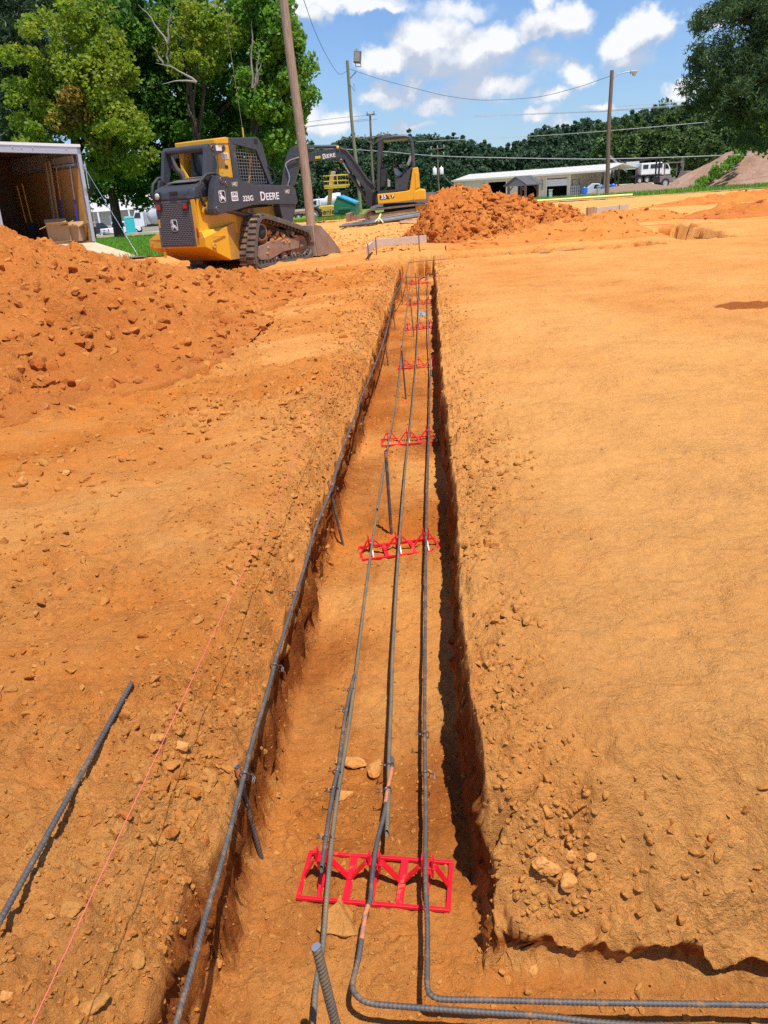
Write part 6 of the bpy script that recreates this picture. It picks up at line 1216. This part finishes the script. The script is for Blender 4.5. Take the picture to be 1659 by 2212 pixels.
TP,tt_,_=pole('utility_pole',(949,418),(944.6,320),150,.15,.11,PW3,'far pole carrying two white transformers, right of the excavator')
crossarm(TP,tt_+Vector((0,0,-.1)),2.6,(-.45,0,.45),0,False); crossarm(TP,tt_+Vector((0,0,-1.3)),2.4,(-.45,.45),0,False)
for s in(-1,1):
    m=MB(); m.lathe(tt_+Vector((s*.62,-.2,-4.4)),(0,0,1),[(0,0),(.36,.0),(.38,.1),(.38,1.0),(.30,1.15),(.1,1.2),(.08,1.4),(0,1.4)],16); m.build('transformer',WHT,TP)
RP,rt,rw=pole('utility_pole',(1310,427),(1321,152),46,.125,.095,PW3,'tall pole with a street light on the right, standing on the verge before the workshop')
m=MB(); m.tube([rt+Vector((.08,0,-.35)),rt+Vector((.35,0,-.2)),rt+Vector((.8,0,-.12)),rt+Vector((1.05,0,-.14))],.025,7); ar=m.build('lamp_arm',GAL,RP); m=MB(); m.box(rt+Vector((1.12,0,-.15)),(.34,.2,.14)); m.build('lamp_head',GAL,ar,bev=.03); m=MB(); m.lathe(rt+Vector((1.15,0,-.22)),(0,0,-1),[(.10,0),(.09,.1),(0,.13)],10); m.build('lamp_lens',mat('street_lens',(.6,.6,.5),.3),ar)
WM=mat('cable_dark',(.10,.10,.105),.6); WL=mat('cable_bright',(.62,.62,.60),.4,.3)
def wire(pts,r,m_,label,grp='overhead cables'):
    P=[AT(a,b_,Y_) for a,b_,Y_ in pts]; at,T=crv(P,.1); m=MB(); m.tube([at(T*k/60) for k in range(61)],r,6,caps=False); return m.build('overhead_cable',m_,None,label=label,cat='cable',group=grp)
wire([(640,-30,26),(656,0,30),(678,62,36),(703,116,42),(728,156,47),(738,160,49),(749,154,50)],.012,WM,'sagging cable from the top left down to the floodlight pole')
wire([(752,148,50),(818,170,49.5),(897,191,49),(959,206,48.5),(1022,215,48),(1066,216,47.5),(1164,209,47),(1249,188,46.4),(1319,164,46)],.012,WM,'long sagging cable between the floodlight pole and the street light pole')
for i,(P_,l) in enumerate([([(960,298,108),(1100,279,100),(1322,231,90),(1549,214,80),(1700,203,72)],'uppermost bright cable crossing the sky at the right'),([(1020,250,108),(1258,241,100),(1322,238,90),(1500,224,82),(1700,208,72)],'second bright cable crossing the sky at the right'),([(1024,252,108),(1258,243,100),(1322,240,90),(1500,226,82),(1700,212,72)],'bright cable hanging close under the second one'),([(900,306,112),(1164,293,104),(1318,282,92),(1613,256,80),(1700,248,76)],'bright cable crossing the wood above the workshop'),([(587,318,120),(740,322,116),(826,327,112),(951,337,104),(1160,342,98),(1318,343,92),(1659,332,80),(1760,326,76)],'lowest bright cable passing behind the excavator canopy and before the bank')]):
    if i==0: P_=[(1322,231,90),(1420,224,86),(1549,214,80),(1700,203,72)]
    wire(P_,.026 if i!=4 else .035,WL,l,'bright power cables')
for i,P_ in enumerate([[(600,277,90),(656,265,96),(740,254,104),(815,248,110)],[(600,285,90),(656,274,96),(740,264,104),(795,257,110)],[(600,289,90),(656,276,96),(740,266,104),(815,258,110)]]): wire(P_,.02,WM,['highest of the three thin cables reaching the far crossarm pole from the left','middle of the three thin cables reaching the far crossarm pole from the left','lowest of the three thin cables reaching the far crossarm pole from the left'][i],'thin cables to the crossarm pole')
wire([(951,366,150),(965,388,150),(985,405,150)],.10,WM,'slack dark cable from the transformer pole to the workshop',None)
wire([(800,255,110),(806,330,110),(809,425,112)],.03,WM,'guy wire beside the far crossarm pole',None)
# ---------------------------------------------------------------- foliage
def crown(name,m_,C_,R_,n,ls,parent,asp=1.,up=.35,squash=.8,**tg):
    C_=np.array(C_);R_=np.array(R_); i=np.repeat(np.arange(len(C_)),n) if np.isscalar(n) else np.repeat(np.arange(len(C_)),n)
    k=len(i); d=RS.normal(size=(k,3)); d/=np.linalg.norm(d,axis=1)[:,None]; rad=U(.35,1,k)**.6; p=C_[i]+d*np.array([1,1,squash])*(R_[i]*rad)[:,None]
    nrm=RS.normal(size=(k,3)); nrm[:,2]+=up; nrm/=np.linalg.norm(nrm,axis=1)[:,None]; a=np.cross(nrm,RS.normal(size=(k,3))); a/=np.linalg.norm(a,axis=1)[:,None]; b_=np.cross(nrm,a); s=ls*U(.6,1.3,k)[:,None]
    V=np.stack([p-a*s,p-b_*s*.55*asp,p+a*s*.9,p+b_*s*.55*asp],1).reshape(-1,3); F=np.arange(4*k).reshape(-1,4)
    cv=U(0,1,len(C_)); T=np.repeat(np.clip(.55*cv[i]+.45*U(0,1,k),0,1),4)
    return nmesh(name,V,F,m_,parent,False,dict(tone=T),**tg)
def fill(blobs,Y,dY,n,rlo,rhi,org):
    C_=[];R_=[]
    tot=sum(b[2]*b[3] for b in blobs)
    for px,py,rx,ry in blobs:
        k=max(2,int(n*rx*ry/tot))
        c=AT(px,py,Y); ex_=AT(px+rx,py,Y).x-c.x; ez=AT(px,py-ry,Y).z-c.z
        for _ in range(k):
            d=RS.normal(size=3); d/=np.linalg.norm(d); r_=U(.05,1)**.40; C_.append((c.x+d[0]*ex_*r_-org[0],Y+d[1]*dY*r_-org[1],c.z+d[2]*ez*r_-org[2])); R_.append(U(rlo,rhi))
    return C_,R_
TRUNK=bark('tree_bark',(.10,.075,.055),(.05,.04,.03)); DEADW=mat('dead_branch',(.34,.30,.26),.9,col2=(.22,.19,.16),nscale=5)
def limbs(parent,base,tips,r0,m_,name='limb',wob=.3):
    for i,t in enumerate(tips):
        a=Vector(base);b_=Vector(t); L_=(b_-a).length; P=[a.lerp(b_,k/7)+Vector((math.sin(k*1.7+i)*wob*.4,math.cos(k*2.1+i)*wob*.4,math.sin(k/7*3.14)*L_*.07)) for k in range(8)]; P[0]=a
        m=MB(); m.tube(P,[r0*(1-.86*k/7) for k in range(8)],8); m.build(name,m_,parent)
def tree(name,label,blobs,Y,dY,n,leaves,ls,lm,trunkpx,r0=.28,asp=1.,rl=(.35,.8),z0=None,extra=None,limbn=9,squash=.8,tm=None,up=.35):
    b=AT(*trunkpx,Y); o=empty(name,(b.x,Y,zf(b.x,Y)),0,label,'tree'); org=(b.x,Y,zf(b.x,Y)); C_,R_=fill(blobs,Y,dY,n,rl[0],rl[1],org)
    crown('crown',lm,C_,R_,leaves,ls,o,asp,squash=squash,up=up)
    if extra:
        for (bl2,n2,lm2,nm) in extra: c2,r2=fill(bl2,Y-dY*.55,dY*.35,n2,rl[0]*.8,rl[1]*.8,org); crown(nm,lm2,c2,r2,leaves,ls,o,asp)
    zs=sorted(c[2] for c in C_); top=zs[int(len(zs)*.85)]; m=MB(); cxm=sum(c[0] for c in C_)/len(C_)
    P=[Vector((cxm*.5*(k/8)**1.5,0,-.3+(top+.3)*k/8)) for k in range(9)]; m.tube(P,[r0*(1-.8*k/8) for k in range(9)],12); m.build('trunk',tm or TRUNK,o)
    for i in range(limbn):
        c=C_[RS.randint(len(C_))]; k=P[2+int(5*RS.rand())]
        if c[2]<k.z-.5: k=P[2]
        limbs(o,k,[c],r0*.42,tm or TRUNK,'limb')
    return o
tree('pine_tree','dark tall pine with many black trunks at the far left behind the trailer',[(30,40,95,110),(15,180,80,90),(60,250,60,70),(10,290,60,50)],35,3,150,150,.16,LEAFM['pine'],(55,480),.35,.30,(.5,.9),limbn=14)
for i,px in enumerate((25,88)): tree('pine_tree',['thin dark pine standing furthest left behind the trailer','thin dark pine between the furthest left trunks and the lime maple'][i],[(px,20,50,60),(px,130,40,60)],38+i*2,1.5,36,110,.16,LEAFM['pine'],(px+12,470),.22,.30,(.5,.8),limbn=6)
tree('maple_tree','yellow green maple with reddish patches rising behind the trailer',[(120,85,34,45),(205,80,30,50),(160,130,60,50),(215,150,60,60),(90,185,42,40),(150,200,70,60),(230,225,48,50),(120,255,60,50),(200,290,75,55),(285,275,34,34),(110,320,40,34),(290,330,30,34),(230,350,50,30),(165,60,20,30),(75,140,24,30),(260,160,20,20),(305,305,20,18),(90,230,22,20),(180,20,40,30),(255,250,22,24),(60,190,14,20),(150,355,30,20)],32,2.2,230,150,.085,LEAFM['lime'],(190,480),.22,1.2,(.3,.65),extra=[([(165,225,35,45),(130,270,35,30),(190,300,30,20)],16,LEAFM['orange'],'turning_foliage')],limbn=8)
BM_=tree('maple_tree','big dark green maple filling the sky behind the track loader',[(330,60,120,100),(470,40,140,90),(360,190,120,110),(500,190,120,120),(430,300,150,80),(560,300,90,70),(300,330,80,70),(400,385,100,45),(260,390,60,40),(540,90,80,110),(290,240,70,70),(230,400,60,35),(300,425,45,22),(200,370,40,30)],38,3.6,400,150,.105,LEAFM['maple'],(420,470),.42,1.2,(.4,.85),limbn=16)
tree('maple_tree','bright green maple to the left of the tall pole',[(590,60,65,90),(610,150,60,80),(620,240,50,60),(570,200,60,80),(590,310,45,30),(655,205,18,30),(560,10,60,60),(622,340,16,26)],34,1.8,170,150,.095,LEAFM['bright'],(560,470),.25,1.2,(.32,.6),limbn=8)
tree('maple_tree','pale thinning maple top with bare grey twigs above the track loader cab',[(400,50,55,60),(440,100,50,60),(395,120,40,40),(480,60,45,50)],33,1.2,46,110,.085,LEAFM['lime'],(440,470),.18,1.2,(.3,.55),limbn=5)
tree('maple_tree','green maple crown reaching the top of the photo between lime and dark maples',[(230,20,90,60),(290,90,50,60),(170,10,60,50)],37,2,90,140,.10,LEAFM['bright'],(250,470),.25,1.2,(.35,.7),limbn=5)
# dead branches
o=empty('dead_branches',AT(430,170,31.5),0,'bare grey dead branches in front of the big dark maple','dead branch'); og=Vector(o.location)
for i,(a,b_) in enumerate([((425,178),(338,136)),((425,178),(352,182)),((352,140),(330,100)),((362,95),(300,10)),((362,95),(372,10)),((362,140),(362,95)),((545,190),(545,45)),((555,180),(560,100)),((548,190),(568,130))]):
    limbs(o,AT(*a,31.5)-og,[AT(*b_,31.3)-og],.045,DEADW,'branch',.10)
# treeline low shrubs left between trailer and loader, distance
tree('oak_tree','distant round tree just right of the maples, behind the dipper arm',[(610,350,30,35),(585,370,30,30),(640,375,30,30)],85,3,40,110,.3,LEAFM['wood'],(605,440),.25,1.,(.8,1.4),limbn=3)
# right hand pine
tree('pine_tree','dark pine with drooping needle tufts entering at the top right',[(1540,40,30,24),(1500,190,18,16),(1520,235,16,14),(1570,18,55,26),(1630,20,60,40),(1655,90,45,60),(1545,112,45,30),(1600,140,60,50),(1520,165,26,22),(1560,190,50,35),(1640,200,50,60),(1505,140,14,14),(1590,240,50,35),(1535,215,22,16),(1650,290,40,30)],50,3.6,420,70,.21,LEAFM['pineb'],(1760,470),.35,.28,(.32,.75),limbn=14,squash=.9,up=.1)
tree('sweetgum_tree','yellow green tree with orange leaf patches at the right border',[(1668,180,34,40),(1672,260,40,60),(1640,290,30,24),(1700,120,50,60)],54,2.5,80,120,.15,LEAFM['lime'],(1790,470),.25,1.2,(.5,1.0),extra=[([(1655,135,12,10)],4,LEAFM['orange'],'turning_foliage')],limbn=5)
# ---------------------------------------------------------------- far wood
def wood(name,rows,label,lm,seed=0,dens=1.,prof=None,ls=.40):
    C_=[];R_=[];Nn=[]
    for Y,px0,px1,step,zoff in rows:
        px=px0
        while px<px1:
            t=AT(px,400,Y); zt=AT(px,np.interp(px,PX,PY),Y).z+zoff; zg=zf(t.x,Y); zt=zt+U(-2.2,.3)+(U(.6,1.8) if U()<.16 else 0)+1.2*math.sin(px*.023+Y)*math.sin(px*.0071); hgt=zt-zg
            con=U()<.75; y=Y+U(-4,4)
            for k in range(15):
                f=(k+.5)/15; w=(1.05*(1-f)+.14)*2.3 if con else 2.9*math.sqrt(max(.06,1-(f-.55)**2/.22)); w*=U(.8,1.1)*hgt/15
                a=U(0,6.28); C_.append((t.x+math.cos(a)*w*.42,y+math.sin(a)*w*.42,zg+hgt*f)); R_.append(max(.5,w*.95))
            px+=step*U(.7,1.3)*1600/Y/8
    return crown(name,lm,C_,R_,56,ls,None,1.,up=.6,squash=.75,label=label,cat='wood',kind='stuff')
PX=[-50,200,560,600,640,680,720,760,800,850,925,980,1040,1100,1150,1180,1200,1250,1300,1350,1400,1450,1500,1550,1600,1760]
PY=[340,350,345,338,322,302,318,302,306,296,300,306,310,316,296,288,292,276,268,256,246,232,216,204,192,170]
wood('far_wood',[(200,555,1200,2.0,0),(212,555,1760,2.0,.2),(190,600,1300,2.2,-2.5),(180,900,1300,2.2,-5.5),(205,120,560,2.4,0),(225,1150,1760,2.,.5)],'dark pine wood along the horizon behind the workshop',LEAFM['wood'])
wood('far_wood',[(165,1290,1760,1.9,-.8),(150,1330,1760,1.9,-2.8),(140,1440,1760,2.,-4.6),(128,1500,1760,2.,-6.0)],'lighter green wood rising towards the right above the bare bank',LEAFM['woodb'])
# shrubs on the left flank of the bank
C_=[];R_=[]
for k in range(45):
    f=U(0,1); px=1492+f*112; py=404-f*86+U(-8,10); p=AT(px,py,84+U(-2,5)); C_.append((p.x,p.y,p.z-.4)); R_.append(U(.3,.65))
crown('bank_shrubs',LEAFM['bright'],C_,R_,60,.2,None,1.,label='bright green scrub growing up the left flank of the bare bank',cat='shrubs',kind='stuff')
